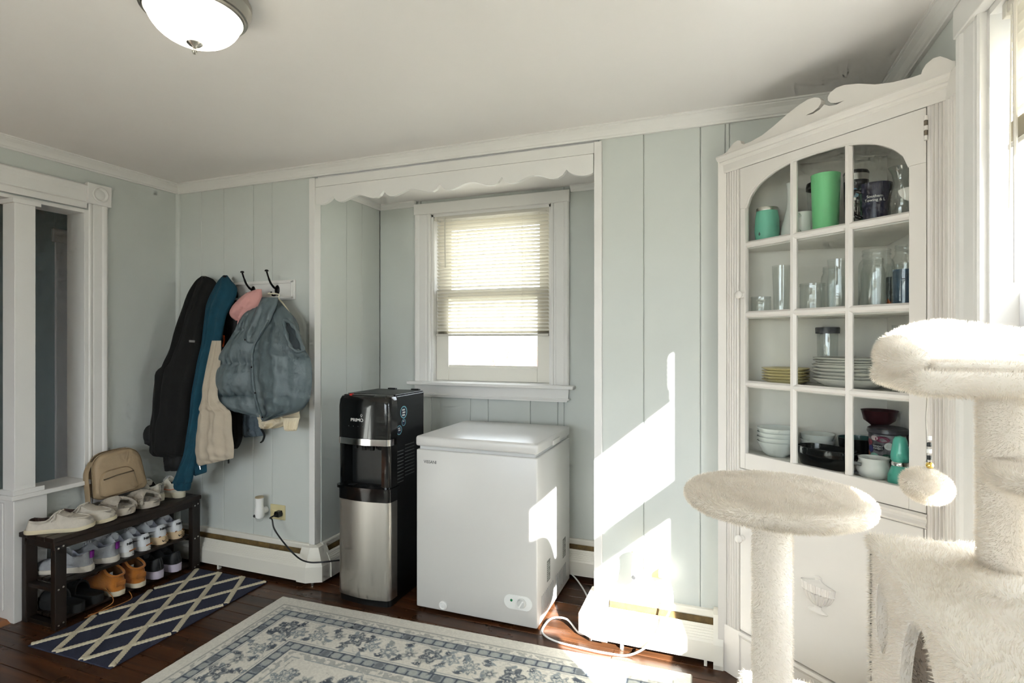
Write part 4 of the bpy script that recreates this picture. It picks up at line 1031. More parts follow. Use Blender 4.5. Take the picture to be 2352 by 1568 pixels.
def interp(xs, ys, t): return float(np.interp(t, xs, ys))
TW = [0, .02, .06, .13, .28, .42, .58, .72, .84, .93, .98, 1.0]
WW = [.30, .50, .66, .74, .76, .78, .92, 1.0, .96, .76, .50, .28]
def shoe_parts(root, L, W, sole, hprof, opening, mats, sole_flare=1.05, laces=4, sole_curve=0.008, rim=0.64, lining_depth=0.62):
    """heel at x=0, toe at +x. sole: (heel height, toe height); hprof: [(t,h)...]; opening: (t0,t1)"""
    mu, ms, ml = mats
    N = 30; rows = []; op = []
    hx, hy = zip(*hprof)
    sh = lambda t: sole[0]+(sole[1]-sole[0])*min(1, t*1.3)
    spring = lambda t: sole_curve*max(0, (t-0.75)/0.25)**2
    for i in range(N+1):
        t = i/N; t = 0.5-0.5*math.cos(PI*t) if False else t
        w = W/2*interp(TW, WW, t); h = interp(hx, hy, t); z0 = sh(t)+spring(t)-0.004
        o = min(1, max(0, (t-opening[0])/0.035))*min(1, max(0, (opening[1]-t)/0.05))
        x = t*L
        if t < 0.001: x = 0.0
        pts = []
        lean = 0.012*max(0, 1-t/0.10)           # heel counter leans in
        for fj, gj in ((1.0, 0), (1.04, .2), (1.03, .4), (.98, .6), (.90, .8), (.78, .94), (rim, 1.0)):
            pts.append((x+lean*gj, -w*fj, z0+h*gj))
        inner = []
        for (fa, ga), (fb, gb) in zip(((rim*.72, 1.035), (rim*.38, 1.055), (0, 1.06), (-rim*.38, 1.055), (-rim*.72, 1.035)),
                                      ((rim*.86, .86), (rim*.80, 1-lining_depth), (0, 1-lining_depth-.06), (-rim*.80, 1-lining_depth), (-rim*.86, .86))):
            inner.append((x+lean*0.9, -w*(fa*(1-o)+fb*o), z0+h*(ga*(1-o)+gb*o)))
        pts += inner
        for fj, gj in ((rim, 1.0), (.78, .94), (.90, .8), (.98, .6), (1.03, .4), (1.04, .2), (1.0, 0)):
            pts.append((x+lean*gj, w*fj, z0+h*gj))
        rows.append(pts); op.append(o)
    nv = len(rows[0]); vs = [p for r_ in rows for p in r_]; fo, fi = [], []
    for i in range(N):
        for j in range(nv-1):
            q = (i*nv+j, i*nv+j+1, (i+1)*nv+j+1, (i+1)*nv+j)
            (fi if 6 <= j <= 11 and (op[i]+op[i+1])/2 > 0.35 else fo).append(q)
    fo.append(tuple(range(nv-1, -1, -1))); fo.append(tuple(N*nv+k for k in range(nv)))
    MB().add(vs, fo).build('upper', mu, root, smooth=50)
    MB().add(vs, fi).build('lining', ml, root, smooth=50)
    P0, P1, P2 = [], [], []
    ts = [i/40 for i in range(41)]
    loop = [(t, -1) for t in ts]+[(t, 1) for t in reversed(ts)]
    for t, s in loop:
        w = W/2*interp(TW, WW, t)*sole_flare
        ex = -0.004 if t == 0 else (0.004 if t == 1 else 0)
        P0.append((t*L+ex, s*w*0.94, spring(t))); P1.append((t*L+ex*1.5, s*w*1.02, spring(t)+sh(t)*0.5)); P2.append((t*L+ex, s*w, spring(t)+sh(t)))
    MB().grid([P0, P1, P2], cv=True, capu=True).build('sole', ms, root, smooth=50)
    if laces:
        lc = MB(); t0 = opening[1]+0.015
        for q in range(laces):
            t = t0+q*0.045
            w = W/2*interp(TW, WW, t)*0.52; z = sh(t)+interp(hx, hy, t)*1.05
            lc.tube([(t*L, -w, z-0.006), (t*L+0.006, -w*0.4, z+0.003), (t*L+0.010, w*0.4, z+0.003), (t*L+0.004, w, z-0.006)], 0.0026, 6)
        lc.build('laces', laces_mat, root, smooth=60)
    return sh, (lambda t: interp(hx, hy, t))
laces_mat = mat('lace_white', srgb(225, 225, 225), 0.9)
def bend(o, k):
    for v in o.data.vertices: v.co.x += k*v.co.y*v.co.y
    return o
LOW = [(0, .062), (.06, .066), (.18, .056), (.30, .052), (.40, .074), (.46, .084), (.58, .066), (.75, .044), (.9, .034), (1, .018)]
def place(r, heel, ang, z):
    r.location = (heel[0], heel[1], z); r.rotation_euler = (0, 0, ang)
WLEA = mat('leather_white', srgb(222, 224, 228), 0.45, bump=(120, 0.15, 0.001))
LINL = mat('lining_lilac', srgb(160, 161, 172), 0.9)
SOLW = mat('sole_white', srgb(216, 214, 210), 0.6, var=(25, 0.06))
KNIT = mat('knit_grey', srgb(158, 160, 164), 0.9, bump=(500, 0.8, 0.002), var=(40, 0.12))
SOLD = mat('sole_worn', srgb(205, 198, 186), 0.7, var=(18, 0.15))
PURP = mat('tab_purple', srgb(120, 20, 130), 0.6)
GUM = mat('sole_gum', srgb(222, 196, 160), 0.7)
TAN = mat('stripe_tan', srgb(170, 100, 50), 0.6)
# grey running shoes
def runner(label, heel, ang):
    r = thing('running_shoe', label, 'shoe', group='shoes on the middle shelf')
    shoe_parts(r, 0.252, 0.083, (0.030, 0.020), LOW, (0.06, 0.43), (KNIT, SOLD, LINL), 1.10)
    MB().rbox(-0.006, 0.004, -0.010, 0.010, 0.062, 0.096, 0.002).build('pull_tab', PURP, r)
    place(r, heel, ang, SH2); return r
ar = math.atan2(-0.106, -0.235)
runner('grey knit running shoe with purple tab, nearest the post', (-2.888, 1.795), ar+0.03)
runner('grey knit running shoe with purple tab, beside the low white sneakers', (-2.888, 1.917), ar+0.05)
HEELM = lambda z, x=-0.0055, y=0: frame((x, y, z), (0,-1,0), (0,0,1))
SWO = [(-.016, .001), (-.011, -.005), (-.006, -.0055), (.016, .006), (-.004, -.0012), (-.009, -.0008), (-.0125, .002), (-.013, .0055)]
def nike_a(label, heel, ang):
    r = thing('sneaker', label, 'shoe', group='shoes on the middle shelf')
    shoe_parts(r, 0.248, 0.080, (0.024, 0.020), LOW, (0.06, 0.42), (WLEA, SOLW, LINL), 1.06)
    bend(text('lettering', 'NIKE', 0.0165, TXTK, r, HEELM(0.066, -0.001), 0.001, 1.1, 0.0004), 13)
    for s in (-1, 1):
        sw = MB().prism([(-y*5.2+0.09, 0.045+z*3.2) for y, z in SWO], 'y', -0.001, 0.001).xf(Matrix.Translation((0, s*0.0405, 0)) @ Matrix.Rotation(s*R(-2), 4, 'Z')).build('side_mark', TXTK, r)
    bend(MB().box(-0.0065, -0.004, -0.030, 0.012, 0.0255, 0.031).build('heel_stripe', TAN, r), 10)
    bend(MB().box(-0.0085, -0.005, -0.028, -0.004, 0.010, 0.0122).build('sole_line', TXTK, r), 10)
    place(r, heel, ang, SH2); return r
nike_a('low white sneaker with tan heel stripe, next to the grey runners', (-2.886, 1.985), PI+0.10)
nike_a('low white sneaker with tan heel stripe, next to the platform sneakers', (-2.882, 2.073), PI+0.08)
def nike_b(label, heel, ang):
    r = thing('sneaker', label, 'shoe', group='shoes on the middle shelf')
    sh_, _ = shoe_parts(r, 0.246, 0.086, (0.042, 0.034), LOW, (0.06, 0.42), (WLEA, GUM, LINL), 1.09)
    bend(text('lettering', 'NIKE', 0.0155, TXTK, r, HEELM(0.084, -0.001), 0.001, 1.15, 0.0004), 13)
    bend(MB().prism([(y*0.95, z*1.1) for y, z in SWO], 'z', -0.0006, 0.0006).xf(HEELM(0.020, -0.0085)).build('sole_mark', TXTK, r), 10)
    for i in range(-7, 0):
        bend(MB().box(-0.0082, -0.004, -(-0.004*i)-0.003, -(-0.004*i)-0.0012, 0.006, 0.036).build('sole_rib', mat('rib_gum', srgb(190, 165, 130), 0.7), r), 10)
    bend(MB().box(-0.006, -0.003, -0.026, 0.026, 0.041, 0.046).build('heel_stripe', TAN, r), 12)
    for s in (-1, 1):
        MB().prism([(-y*5.0+0.09, 0.062+z*3.0) for y, z in SWO], 'y', -0.001, 0.001).xf(Matrix.Translation((0, s*0.039, 0))).build('side_mark', TXTK, r)
    place(r, heel, ang, SH2); return r
nike_b('white platform sneaker with cream ribbed sole, third pair on the shelf', (-2.888, 2.168), PI+0.06)
nike_b('white platform sneaker with cream ribbed sole, nearest the blue wall', (-2.884, 2.262), PI+0.04)
# suede boots
SUEDE = mat('suede_tan', srgb(176, 106, 34), 0.95, bump=(160, 0.5, 0.002), var=(30, 0.12), sheen=0.3)
SUEIN = mat('suede_lining', srgb(86, 56, 26), 0.95)
SOLC = mat('sole_cream', srgb(214, 204, 180), 0.7)
HIGH = [(0, .074), (.06, .078), (.18, .088), (.30, .110), (.37, .112), (.46, .082), (.58, .066), (.75, .048), (.9, .040), (1, .022)]
laces_mat = mat('lace_tan', srgb(165, 110, 60), 0.9)
def boot(label, heel, ang):
    r = thing('ankle_boot', label, 'shoe', group='shoes on the bottom shelf')
    shoe_parts(r, 0.268, 0.094, (0.024, 0.022), HIGH, (0.05, 0.37), (SUEDE, SOLC, SUEIN), 1.05, rim=0.74, lining_depth=0.8)
    MB().tube(smooth_curve([(0.085, -0.030, 0.132), (0.045, -0.036, 0.112), (0.014, -0.024, 0.100), (0.006, 0, 0.099), (0.014, 0.024, 0.100), (0.045, 0.036, 0.112), (0.085, 0.030, 0.132)], 5), 0.006, 8).build('padded_collar', SUEDE, r, smooth=60)
    MB().box(0.018, 0.0185, -0.008, 0.008, 0.092, 0.108).xf(Matrix.Translation((0.055, 0.0, -0.004))).build('size_label', TXTW, r)
    bend(MB().rbox(-0.006, 0.0, -0.026, 0.026, 0.045, 0.070, 0.003).build('heel_counter', SUEDE, r), 14)
    place(r, heel, ang, SH3); return r
boot('tan suede ankle boot with loose lace, next to the black slides', (-2.846, 1.909), PI+0.03)
boot('tan suede ankle boot next to the black sneakers', (-2.840, 2.012), PI+0.01)
lc = thing('loose_lace', 'thin brown shoelace trailing from the tan boot onto the mat', 'shoelace')
MB().tube(smooth_curve([(-2.905, 1.8635, 0.085), (-2.866, 1.864, 0.06), (-2.836, 1.862, 0.0405), (-2.828, 1.852, 0.022), (-2.832, 1.815, 0.0125), (-2.815, 1.76, 0.0125), (-2.82, 1.72, 0.0125)], 6), 0.0022, 6).build('strand', laces_mat, lc)
MB().tube(smooth_curve([(-2.842, 1.945, 0.040), (-2.815, 1.94, 0.0125), (-2.80, 1.88, 0.0125), (-2.813, 1.80, 0.0128), (-2.83, 1.74, 0.0125)], 6), 0.0022, 6).build('strand', laces_mat, lc)
# black sneakers with lilac soles
LEAK = mat('leather_black', srgb(30, 31, 32), 0.5, bump=(60, 0.2, 0.001))
LILAC = mat('sole_lilac', srgb(188, 180, 196), 0.7)
laces_mat = mat('lace_black', srgb(14, 14, 14), 0.8)
def bsn(label, heel, ang):
    r = thing('sneaker', label, 'shoe', group='shoes on the bottom shelf')
    shoe_parts(r, 0.262, 0.090, (0.042, 0.034), LOW, (0.06, 0.42), (LEAK, LILAC, mat('lining_black', srgb(12, 12, 12), 0.9)), 1.07)
    MB().tube([(-0.002, 0, 0.05), (0.001, 0, 0.075), (0.008, 0, 0.10)], 0.003, 6).build('heel_seam', LEAK, r)
    bend(MB().rbox(-0.004, 0.0, -0.022, 0.022, 0.044, 0.066, 0.002).build('heel_counter', LEAK, r), 13)
    place(r, heel, ang, SH3); return r
bsn('black leather sneaker with pale lilac sole, next to the tan boots', (-2.848, 2.119), PI+0.02)
bsn('black leather sneaker with pale lilac sole, nearest the blue wall', (-2.842, 2.221), PI+0.02)
# black slides
FOAM = mat('foam_black', srgb(26, 27, 27), 0.7, bump=(80, 0.2, 0.001))
def slide(label, heel, ang, z, tip=0):
    r = thing('slide_sandal', label, 'sandal', group='shoes on the bottom shelf')
    L, W = 0.255, 0.086
    P0, P1, P2, P3 = [], [], [], []
    ts = [i/30 for i in range(31)]
    for t, s in [(t, -1) for t in ts]+[(t, 1) for t in reversed(ts)]:
        w = W/2*interp(TW, WW, t)*1.05; z0 = 0.010*max(0, (t-0.7)/0.3)**2
        P0.append((t*L, s*w*0.93, z0)); P1.append((t*L, s*w*1.04, z0+0.018)); P2.append((t*L, s*w, z0+0.040)); P3.append((t*L, s*w*0.86, z0+0.036))
    MB().grid([P0, P1, P2, P3], cv=True, capu=True).build('footbed', FOAM, r, smooth=50)
    rows = []
    for i in range(13):
        t = 0.46+0.40*i/12; w = W/2*interp(TW, WW, t)*1.03; hh = 0.066-0.020*i/12
        rows.append([(t*L+0.008*math.sin(PI*j/14), -w*math.cos(PI*j/14), 0.030+hh*math.sin(PI*j/14)**0.8) for j in range(15)])
    inner_ = [[(x, y*0.9, 0.028+(z_-0.030)*0.86) for x, y, z_ in row] for row in rows]
    st = MB().grid(rows).grid(inner_)
    for k_ in (0, 12): st.grid([rows[k_], inner_[k_]])
    st.build('strap', FOAM, r, smooth=50)
    for i, (t, a) in enumerate(((0.55, 0.3), (0.55, 0.5), (0.55, 0.7), (0.68, 0.4), (0.68, 0.6))):
        w = W/2*interp(TW, WW, t)*1.04; hh = 0.066-0.020*(t-0.46)/0.40
        p = Vector((t*L+0.006, -w*math.cos(PI*a), 0.031+hh*math.sin(PI*a)**0.8))
        MB().lathe([(0, 0.0012), (0.007, 0.001), (0.0085, 0)], 12).xf(frame(p, (1, 0, -0.2), Vector((0, math.sin(PI*a), math.cos(PI*a)*1.0)))).build('vent_hole', mat('hole_black', srgb(3, 3, 3), 0.9), r)
    r.location = (heel[0], heel[1], z); r.rotation_euler = (0, tip, ang); return r
slide('black foam slide sandal nearest the post on the bottom shelf', (-2.850, 1.724), PI+0.07, SH3)
s2_ = slide('black foam slide sandal behind the first one, next to the tan boots', (-2.885, 1.862), PI+0.05, SH3)
s2_.location = (-2.862, 1.818, SH3); s2_.rotation_euler = (0, 0, PI+0.07)

# canvas loafers on top
CANV = mat('canvas_stone', srgb(196, 188, 176), 0.95, bump=(300, 0.5, 0.0015), var=(22, 0.10))
CSOLE = mat('loafer_sole', srgb(214, 202, 172), 0.8)
STRIPE = mat('lining_stripe', srgb(60, 46, 40), 0.9, var=(90, 0.9), aniso=(1, 0.2, 0.2))
LOAF = [(0, .046), (.06, .050), (.18, .044), (.32, .044), (.42, .064), (.50, .072), (.60, .058), (.75, .046), (.9, .038), (1, .018)]
laces_mat = CANV
def loafer(label, heel, ang):
    r = thing('canvas_loafer', label, 'shoe', group='shoes on top of the bench')
    shoe_parts(r, 0.262, 0.093, (0.020, 0.018), LOAF, (0.04, 0.44), (CANV, CSOLE, STRIPE), 1.06, laces=2, rim=0.80, lining_depth=0.7)
    pts = []
    for i in range(17):
        a = PI*i/16; pts.append((0.15+0.095*math.sin(a), -0.040*math.cos(a)*1.0, 0.060+0.004*math.cos(2*a)))
    MB().tube(pts, 0.0028, 6).build('apron_seam', CANV, r, smooth=60)
    for s in (-1, 1):
        MB().tube(smooth_curve([(0.03, s*0.034, 0.056), (0.06, s*0.040, 0.052), (0.095, s*0.038, 0.062), (0.118, s*0.024, 0.088), (0.13, s*0.008, 0.093)], 5), 0.0034, 6).build('collar_cord', CANV, r, smooth=60)
    MB().tube(smooth_curve([(0.118, -0.02, 0.09), (0.125, -0.045, 0.075), (0.112, -0.052, 0.058)], 5), 0.003, 6).build('bow_end', CANV, r)
    place(r, heel, ang, SH1); return r
loafer('stone canvas loafer with striped lining, at the near end of the bench', (-3.035, 1.600), 0.70)
loafer('stone canvas loafer lying behind the first one on the bench', (-3.066, 1.741), 0.515)

# fur made of thin blades
def fur_material(name, col):
    m = bpy.data.materials.new(name); m.use_nodes = True
    N = m.node_tree.nodes; L = m.node_tree.links
    N.remove(N['Principled BSDF'])
    d_ = N.new('ShaderNodeBsdfDiffuse'); d_.inputs[0].default_value = (*col, 1)
    t_ = N.new('ShaderNodeBsdfTranslucent'); t_.inputs[0].default_value = (*col, 1)
    mx = N.new('ShaderNodeMixShader'); mx.inputs[0].default_value = 0.42
    L.new(d_.outputs[0], mx.inputs[1]); L.new(t_.outputs[0], mx.inputs[2]); L.new(mx.outputs[0], N['Material Output'].inputs[0])
    return m
def fur(parent, src, m, count, length, width, seed=0, droop=0.25, name='fur', jitter=0.6, up=None):
    r = np.random.default_rng(seed)
    objs = src if isinstance(src, list) else [src]
    tri = []
    for o in objs:
        me = o.data; me.calc_loop_triangles()
        co = np.empty(len(me.vertices)*3); me.vertices.foreach_get('co', co); co = co.reshape(-1, 3)
        ti = np.empty(len(me.loop_triangles)*3, dtype=np.int32); me.loop_triangles.foreach_get('vertices', ti); tri.append(co[ti.reshape(-1, 3)])
    tri = np.concatenate(tri)
    nr = np.cross(tri[:, 1]-tri[:, 0], tri[:, 2]-tri[:, 0]); ar_ = np.linalg.norm(nr, axis=1); nr = nr/(ar_[:, None]+1e-12)
    pick = r.choice(len(tri), count, p=ar_/ar_.sum())
    u = r.random(count); v = r.random(count); fl = u+v > 1; u[fl] = 1-u[fl]; v[fl] = 1-v[fl]
    T = tri[pick]; p = T[:, 0]+(T[:, 1]-T[:, 0])*u[:, None]+(T[:, 2]-T[:, 0])*v[:, None]; n_ = nr[pick]
    # neighbouring blades lean alike: smooth field of directions
    cl = np.stack([np.sin(p[:, 0]*61+p[:, 1]*37+seed), np.sin(p[:, 1]*53+p[:, 2]*47+1.3), np.sin(p[:, 2]*59+p[:, 0]*41+2.1)], -1)
    dr_ = n_+jitter*0.6*cl+jitter*0.5*(r.random((count, 3))-0.5); dr_[:, 2] -= droop
    dr_ /= np.linalg.norm(dr_, axis=1)[:, None]
    # keep blades outside of the surface
    dn = (dr_*n_).sum(1); dr_ += n_*np.clip(0.18-dn, 0, 1)[:, None]; dr_ /= np.linalg.norm(dr_, axis=1)[:, None]
    sd = np.cross(dr_, r.random((count, 3))-0.5); sd /= np.linalg.norm(sd, axis=1)[:, None]+1e-9
    L_ = length*(0.6+0.7*r.random(count)); w_ = width*(0.7+0.6*r.random(count))
    b0 = p-n_*0.0008
    V = np.stack([b0-sd*w_[:, None], b0+sd*w_[:, None], b0+dr_*L_[:, None]], 1).reshape(-1, 3)
    me = bpy.data.meshes.new(name)
    me.vertices.add(count*3); me.vertices.foreach_set('co', V.ravel())
    me.loops.add(count*3); me.loops.foreach_set('vertex_index', np.arange(count*3, dtype=np.int32))
    me.polygons.add(count); me.polygons.foreach_set('loop_start', np.arange(0, count*3, 3, dtype=np.int32))
    me.update(calc_edges=True)
    me.materials.append(m)
    o = bpy.data.objects.new(name, me); COL.objects.link(o); o.parent = parent; o['kind'] = 'stuff'
    return o
SLIP = mat('slipper_plush', srgb(186, 176, 162), 0.95, var=(30, 0.12), sheen=0.4)
SLIPF = fur_material('slipper_fur', srgb(190, 180, 166))
def slipper(label, heel, ang, seed):
    r = thing('fuzzy_slipper', label, 'slipper', group='shoes on top of the bench')
    L, W = 0.255, 0.105
    P = []
    ts = [i/30 for i in range(31)]
    lp = [(t, -1) for t in ts]+[(t, 1) for t in reversed(ts)]
    for zz, k_ in ((0, .95), (0.012, 1.03), (0.026, 1.0)):
        P.append([(t*L, s*W/2*interp(TW, WW, t)*k_, zz+0.006*max(0, (t-.75)/.25)**2) for t, s in lp])
    MB().grid(P, cv=True, capu=True).build('sole', mat('slipper_sole', srgb(190, 180, 166), 0.8), r, smooth=50)
    fb = MB().grid([[(t*L, s*W/2*interp(TW, WW, t)*k_, 0.026+dz) for t, s in lp] for k_, dz in ((0.98, 0), (1.0, 0.008), (0.9, 0.014), (0.4, 0.010))], cv=True, capu=True).build('footbed', SLIP, r, smooth=60)
    ups = []
    for sgn in (-1, 1):
        rows = []
        for i in range(17):
            a = PI*i/16
            t = 0.62+sgn*0.16*math.cos(a); w = W/2*interp(TW, WW, t)*1.05
            c_ = Vector((t*L, -w*math.cos(a), 0.030+0.048*math.sin(a)**0.8)); 
            rows.append([(c_.x+0.032*math.cos(b), c_.y+0.006*math.sin(b)*math.cos(a), c_.z+0.010*math.sin(b)) for b in [2*PI*k/12 for k in range(12)]])
        ups.append(MB().grid(rows, cv=True, capu=True).build('cross_band', SLIP, r, smooth=60))
    fur(r, [fb]+ups, SLIPF, 9000, 0.008, 0.0006, seed)
    place(r, heel, ang, SH1); return r
slipper('taupe fuzzy cross band slipper under the tan bag', (-3.110, 1.949), 0.06, 1)
slipper('taupe fuzzy cross band slipper beside the white running shoes', (-3.110, 2.085), 0.05, 2)
laces_mat = mat('lace_white', srgb(225, 225, 225), 0.9)
OFFW = mat('mesh_offwhite', srgb(208, 202, 186), 0.8, bump=(200, 0.3, 0.001))
def wsn(label, heel, ang):
    r = thing('running_shoe', label, 'shoe', group='shoes on top of the bench')
    shoe_parts(r, 0.205, 0.080, (0.034, 0.022), LOW, (0.06, 0.42), (OFFW, mat('sole_offwhite', srgb(216, 208, 184), 0.7), mat('lining_dark2', srgb(40, 38, 36), 0.9)), 1.08)
    for s in (-1, 1): MB().tube(smooth_curve([(0.02, s*0.038, 0.055), (0.06, s*0.041, 0.048), (0.12, s*0.044, 0.052)], 5), 0.0016, 6).build('side_stripe', ORANGE, r)
    bend(MB().rbox(-0.004, 0.002, -0.012, 0.012, 0.045, 0.088, 0.002).build('heel_tab', mat('tab_grey', srgb(150, 146, 138), 0.7), r), 8)
    place(r, heel, ang, SH1); return r
wsn('off-white running shoe behind the tan bag', (-2.945, 2.200), PI+0.12)
wsn('off-white running shoe at the far end of the bench under the teal cuff', (-2.895, 2.290), PI+0.08)

# tan bag
LEATH = mat('leather_tan', srgb(160, 138, 108), 0.55, bump=(70, 0.35, 0.0015), var=(9, 0.07))
bag = thing('shoulder_bag', 'tan leather shoulder bag leaning against the wall above the slippers', 'bag', (-3.040, 2.030, 0.500))
bag.rotation_euler = (R(6), R(-5), R(-14))
def outline(w, h, rb, rt, n=6):
    pts = []
    for cx, cz, r_, a0 in ((w-rb, rb, rb, -PI/2), (w*0.92-rt, h-rt, rt, 0), (-w*0.92+rt, h-rt, rt, PI/2), (-w+rb, rb, rb, PI)):
        for i in range(n+1):
            a = a0+(PI/2)*i/n; pts.append((cx+r_*math.cos(a), cz+r_*math.sin(a)))
    return pts
def puffed(w, h, rb, rt, layers):
    """layers: (x offset, scale)"""
    o_ = outline(w, h, rb, rt); cz = h/2; P = []
    for x, sc in layers: P.append([(x, y*sc, cz+(z-cz)*sc) for y, z in o_])
    return MB().grid(P, cv=True, capu=True)
puffed(0.122, 0.235, 0.028, 0.075, ((-0.048, 0.86), (-0.050, 0.93), (-0.044, 0.985), (-0.02, 1.0), (0.02, 1.0), (0.044, 0.985), (0.052, 0.93), (0.056, 0.80), (0.058, 0.5))).build('body', LEATH, bag, smooth=50)
puffed(0.088, 0.135, 0.022, 0.05, ((0.050, 1.0), (0.064, 0.985), (0.072, 0.93), (0.075, 0.7))).xf(Matrix.Translation((0, -0.018, 0.012))).build('front_pocket', LEATH, bag, smooth=50)
ZIP = mat('zip_dark', srgb(92, 76, 56), 0.6)
MB().tube([(0.0765, -0.085, 0.105), (0.0775, -0.02, 0.112), (0.0765, 0.055, 0.113)], 0.003, 6).build('pocket_zip', ZIP, bag)
for sc in (0.985,):
    for xx in (-0.024, 0.024):
        o_ = outline(0.1235, 0.237, 0.028, 0.075); MB().tube([(xx, y, z) for y, z in o_[5:-5]], 0.0022, 6).build('piping', LEATH, bag, smooth=60)
MB().tube([(0.0, y, z+0.001) for y, z in outline(0.1235, 0.2365, 0.028, 0.075)[7:21]], 0.0028, 6).build('main_zip', ZIP, bag)
MB().tube(smooth_curve([(0.0, -0.105, 0.20), (0.014, -0.137, 0.15), (0.014, -0.143, 0.08), (0.01, -0.146, 0.01), (0.018, -0.160, -0.03)], 6), 0.017, 10, 0.22).build('strap', LEATH, bag, smooth=60)
MB().rbox(0.010, 0.026, -0.178, -0.136, -0.043, -0.026, 0.003).build('buckle', mat('buckle_brass', (0.45, 0.36, 0.22), 0.35, 1.0), bag)
MB().rbox(-0.004, 0.004, -0.012, 0.012, -0.008, 0.006, 0.002).xf(Matrix.Translation((0.0, 0.108, 0.178))).build('strap_ring', STEEL, bag)

# ================================================================== CORNER CABINET
CABW = mat('cabinet_white', srgb(220, 215, 209), 0.38, bump=(50, 0.08, 0.001), var=(2.5, 0.02))
CABIN = mat('cabinet_inside', srgb(240, 236, 228), 0.6, var=(4, 0.05))
CRZ = math.atan2(-0.663, 0.7485)
cab = thing('corner_cabinet', 'white built-in corner china cabinet with arched glass door and scrolled crest', 'cabinet', (0.02, 2.37, 0), CRZ)
CM = Matrix.Translation((0.02, 2.37, 0)) @ Matrix.Rotation(CRZ, 4, 'Z'); CMI = CM.inverted()
def reeded(s0, s1, n):
    """board profile (s, depth) with n half round reeds on the front"""
    pts = [(s0, 0.022), (s0, 0.0)]
    w = (s1-s0-0.012)/n
    for i in range(n):
        a0 = s0+0.006+i*w
        for q in range(7):
            u = q/6; pts.append((a0+0.0012+(w-0.0024)*u, 0.004-0.005*math.sin(PI*u)))
        pts.append((a0+w, 0.006))
    pts += [(s1, 0.0), (s1, 0.022)]
    return pts
MB().prism(reeded(-0.019, 0.0635, 6), 'z', 0.19, 2.0).build('fluted_stile', CABW, cab, smooth=40)
MB().prism(reeded(0.711, 0.772, 5), 'z', 0.19, 2.0).build('fluted_stile', CABW, cab, smooth=40)
MB().rbox(-0.022, 0.0655, -0.004, 0.022, 0, 0.19, 0.003).build('stile_foot', CABW, cab)
MB().rbox(0.709, 0.772, -0.004, 0.022, 0, 0.19, 0.003).build('stile_foot', CABW, cab)
MB().box(0.585, 0.599, 1.779, 1.875, 0, 2.06).xf(CMI).build('scribe_board', CABW, cab)
for yy in (1.80, 1.82, 1.84):
    MB().tube([(0.585, yy, 0.19), (0.585, yy, 1.99)], 0.004, 8).xf(CMI).build('scribe_reed', CABW, cab)
MB().box(-0.012, 0.02, 2.372, 2.449, 0, 2.06).xf(CMI).build('return_board', CABW, cab)
# cornice
MB().add(*(lambda pr, a, b: ([(a, -d_, z_) for d_, z_ in pr]+[(b, -d_, z_) for d_, z_ in pr],
    [tuple(range(len(pr))), tuple(range(2*len(pr)-1, len(pr)-1, -1))]+[(i, len(pr)+i, len(pr)+(i+1) % len(pr), (i+1) % len(pr)) for i in range(len(pr))]))(
    [(-0.02, 1.998), (0.004, 1.998), (0.006, 2.006), (0.008, 2.030), (0.014, 2.034), (0.017, 2.040), (0.016, 2.044), (0.026, 2.052), (0.030, 2.060), (0.028, 2.066), (-0.02, 2.066)], -0.028, 0.782)).build('cornice', CABW, cab)
crest = [(-.026, 2.064), (-.01, 2.066), (.02, 2.075), (.04, 2.092), (.056, 2.1), (.07, 2.103), (.083, 2.098), (.088, 2.086), (.10, 2.079), (.13, 2.079), (.18, 2.087), (.23, 2.105), (.28, 2.127), (.325, 2.143), (.36, 2.150), (.385, 2.1475), (.4, 2.14), (.407, 2.13),
         (.406, 2.119), (.397, 2.108), (.378, 2.1005), (.352, 2.0985), (.378, 2.0945), (.402, 2.100), (.418, 2.111), (.434, 2.100), (.458, 2.0945), (.485, 2.0985), (.458, 2.1005), (.44, 2.108), (.431, 2.119), (.43, 2.131),
         (.438, 2.142), (.458, 2.150), (.485, 2.1485), (.53, 2.134), (.58, 2.111), (.63, 2.097), (.68, 2.090), (.705, 2.089), (.708, 2.099), (.717, 2.112), (.735, 2.121), (.752, 2.119), (.768, 2.106), (.78, 2.094), (.788, 2.090), (.788, 2.064)]
MB().prism(crest, 'y', -0.020, 0.002).build('scrolled_crest', CABW, cab)
# glazed door
dr_ = thing('door', None, None); dr_.parent = cab
DS0, DS1, GZ0 = 0.0665, 0.7085, 0.893
GS0, GS1 = 0.090, 0.6636
gc, gh = (GS0+GS1)/2, (GS1-GS0)/2
arch = lambda s: 1.84+0.128*max(0.0, 1-(abs(s-gc)/gh)**2.6)**0.6
sa = [GS0+(GS1-GS0)*i/40 for i in range(41)]
MB().rbox(DS0, GS0, -0.002, 0.02, 0.831, 1.84, 0.002).build('stile', CABW, dr_)
MB().rbox(GS1, DS1, -0.002, 0.02, 0.831, 1.84, 0.002).build('stile', CABW, dr_)
MB().rbox(GS0, GS1, -0.002, 0.02, 0.831, GZ0, 0.002).build('bottom_rail', CABW, dr_)
MB().prism([(DS0, 1.84)]+[(s, arch(s)) for s in sa]+[(DS1, 1.84), (DS1, 1.996), (DS0, 1.996)], 'y', -0.002, 0.02).build('arched_rail', CABW, dr_)
VS = [0.285, 0.481]; HZ = [1.160, 1.428, 1.698]
def muntin_v(s):
    MB().prism([(s-0.012, 0.018), (s-0.012, 0.010), (s-0.005, 0.0), (s+0.005, 0.0), (s+0.012, 0.010), (s+0.012, 0.018)], 'z', GZ0-0.003, arch(s)+0.006).build('muntin', CABW, dr_)
for s in VS: muntin_v(s)
for z in HZ:
    MB().prism([(0.018, z-0.012), (0.010, z-0.012), (0.0008, z-0.005), (0.0008, z+0.005), (0.010, z+0.012), (0.018, z+0.012)], 'x', GS0-0.003, GS1+0.003).build('muntin', CABW, dr_)
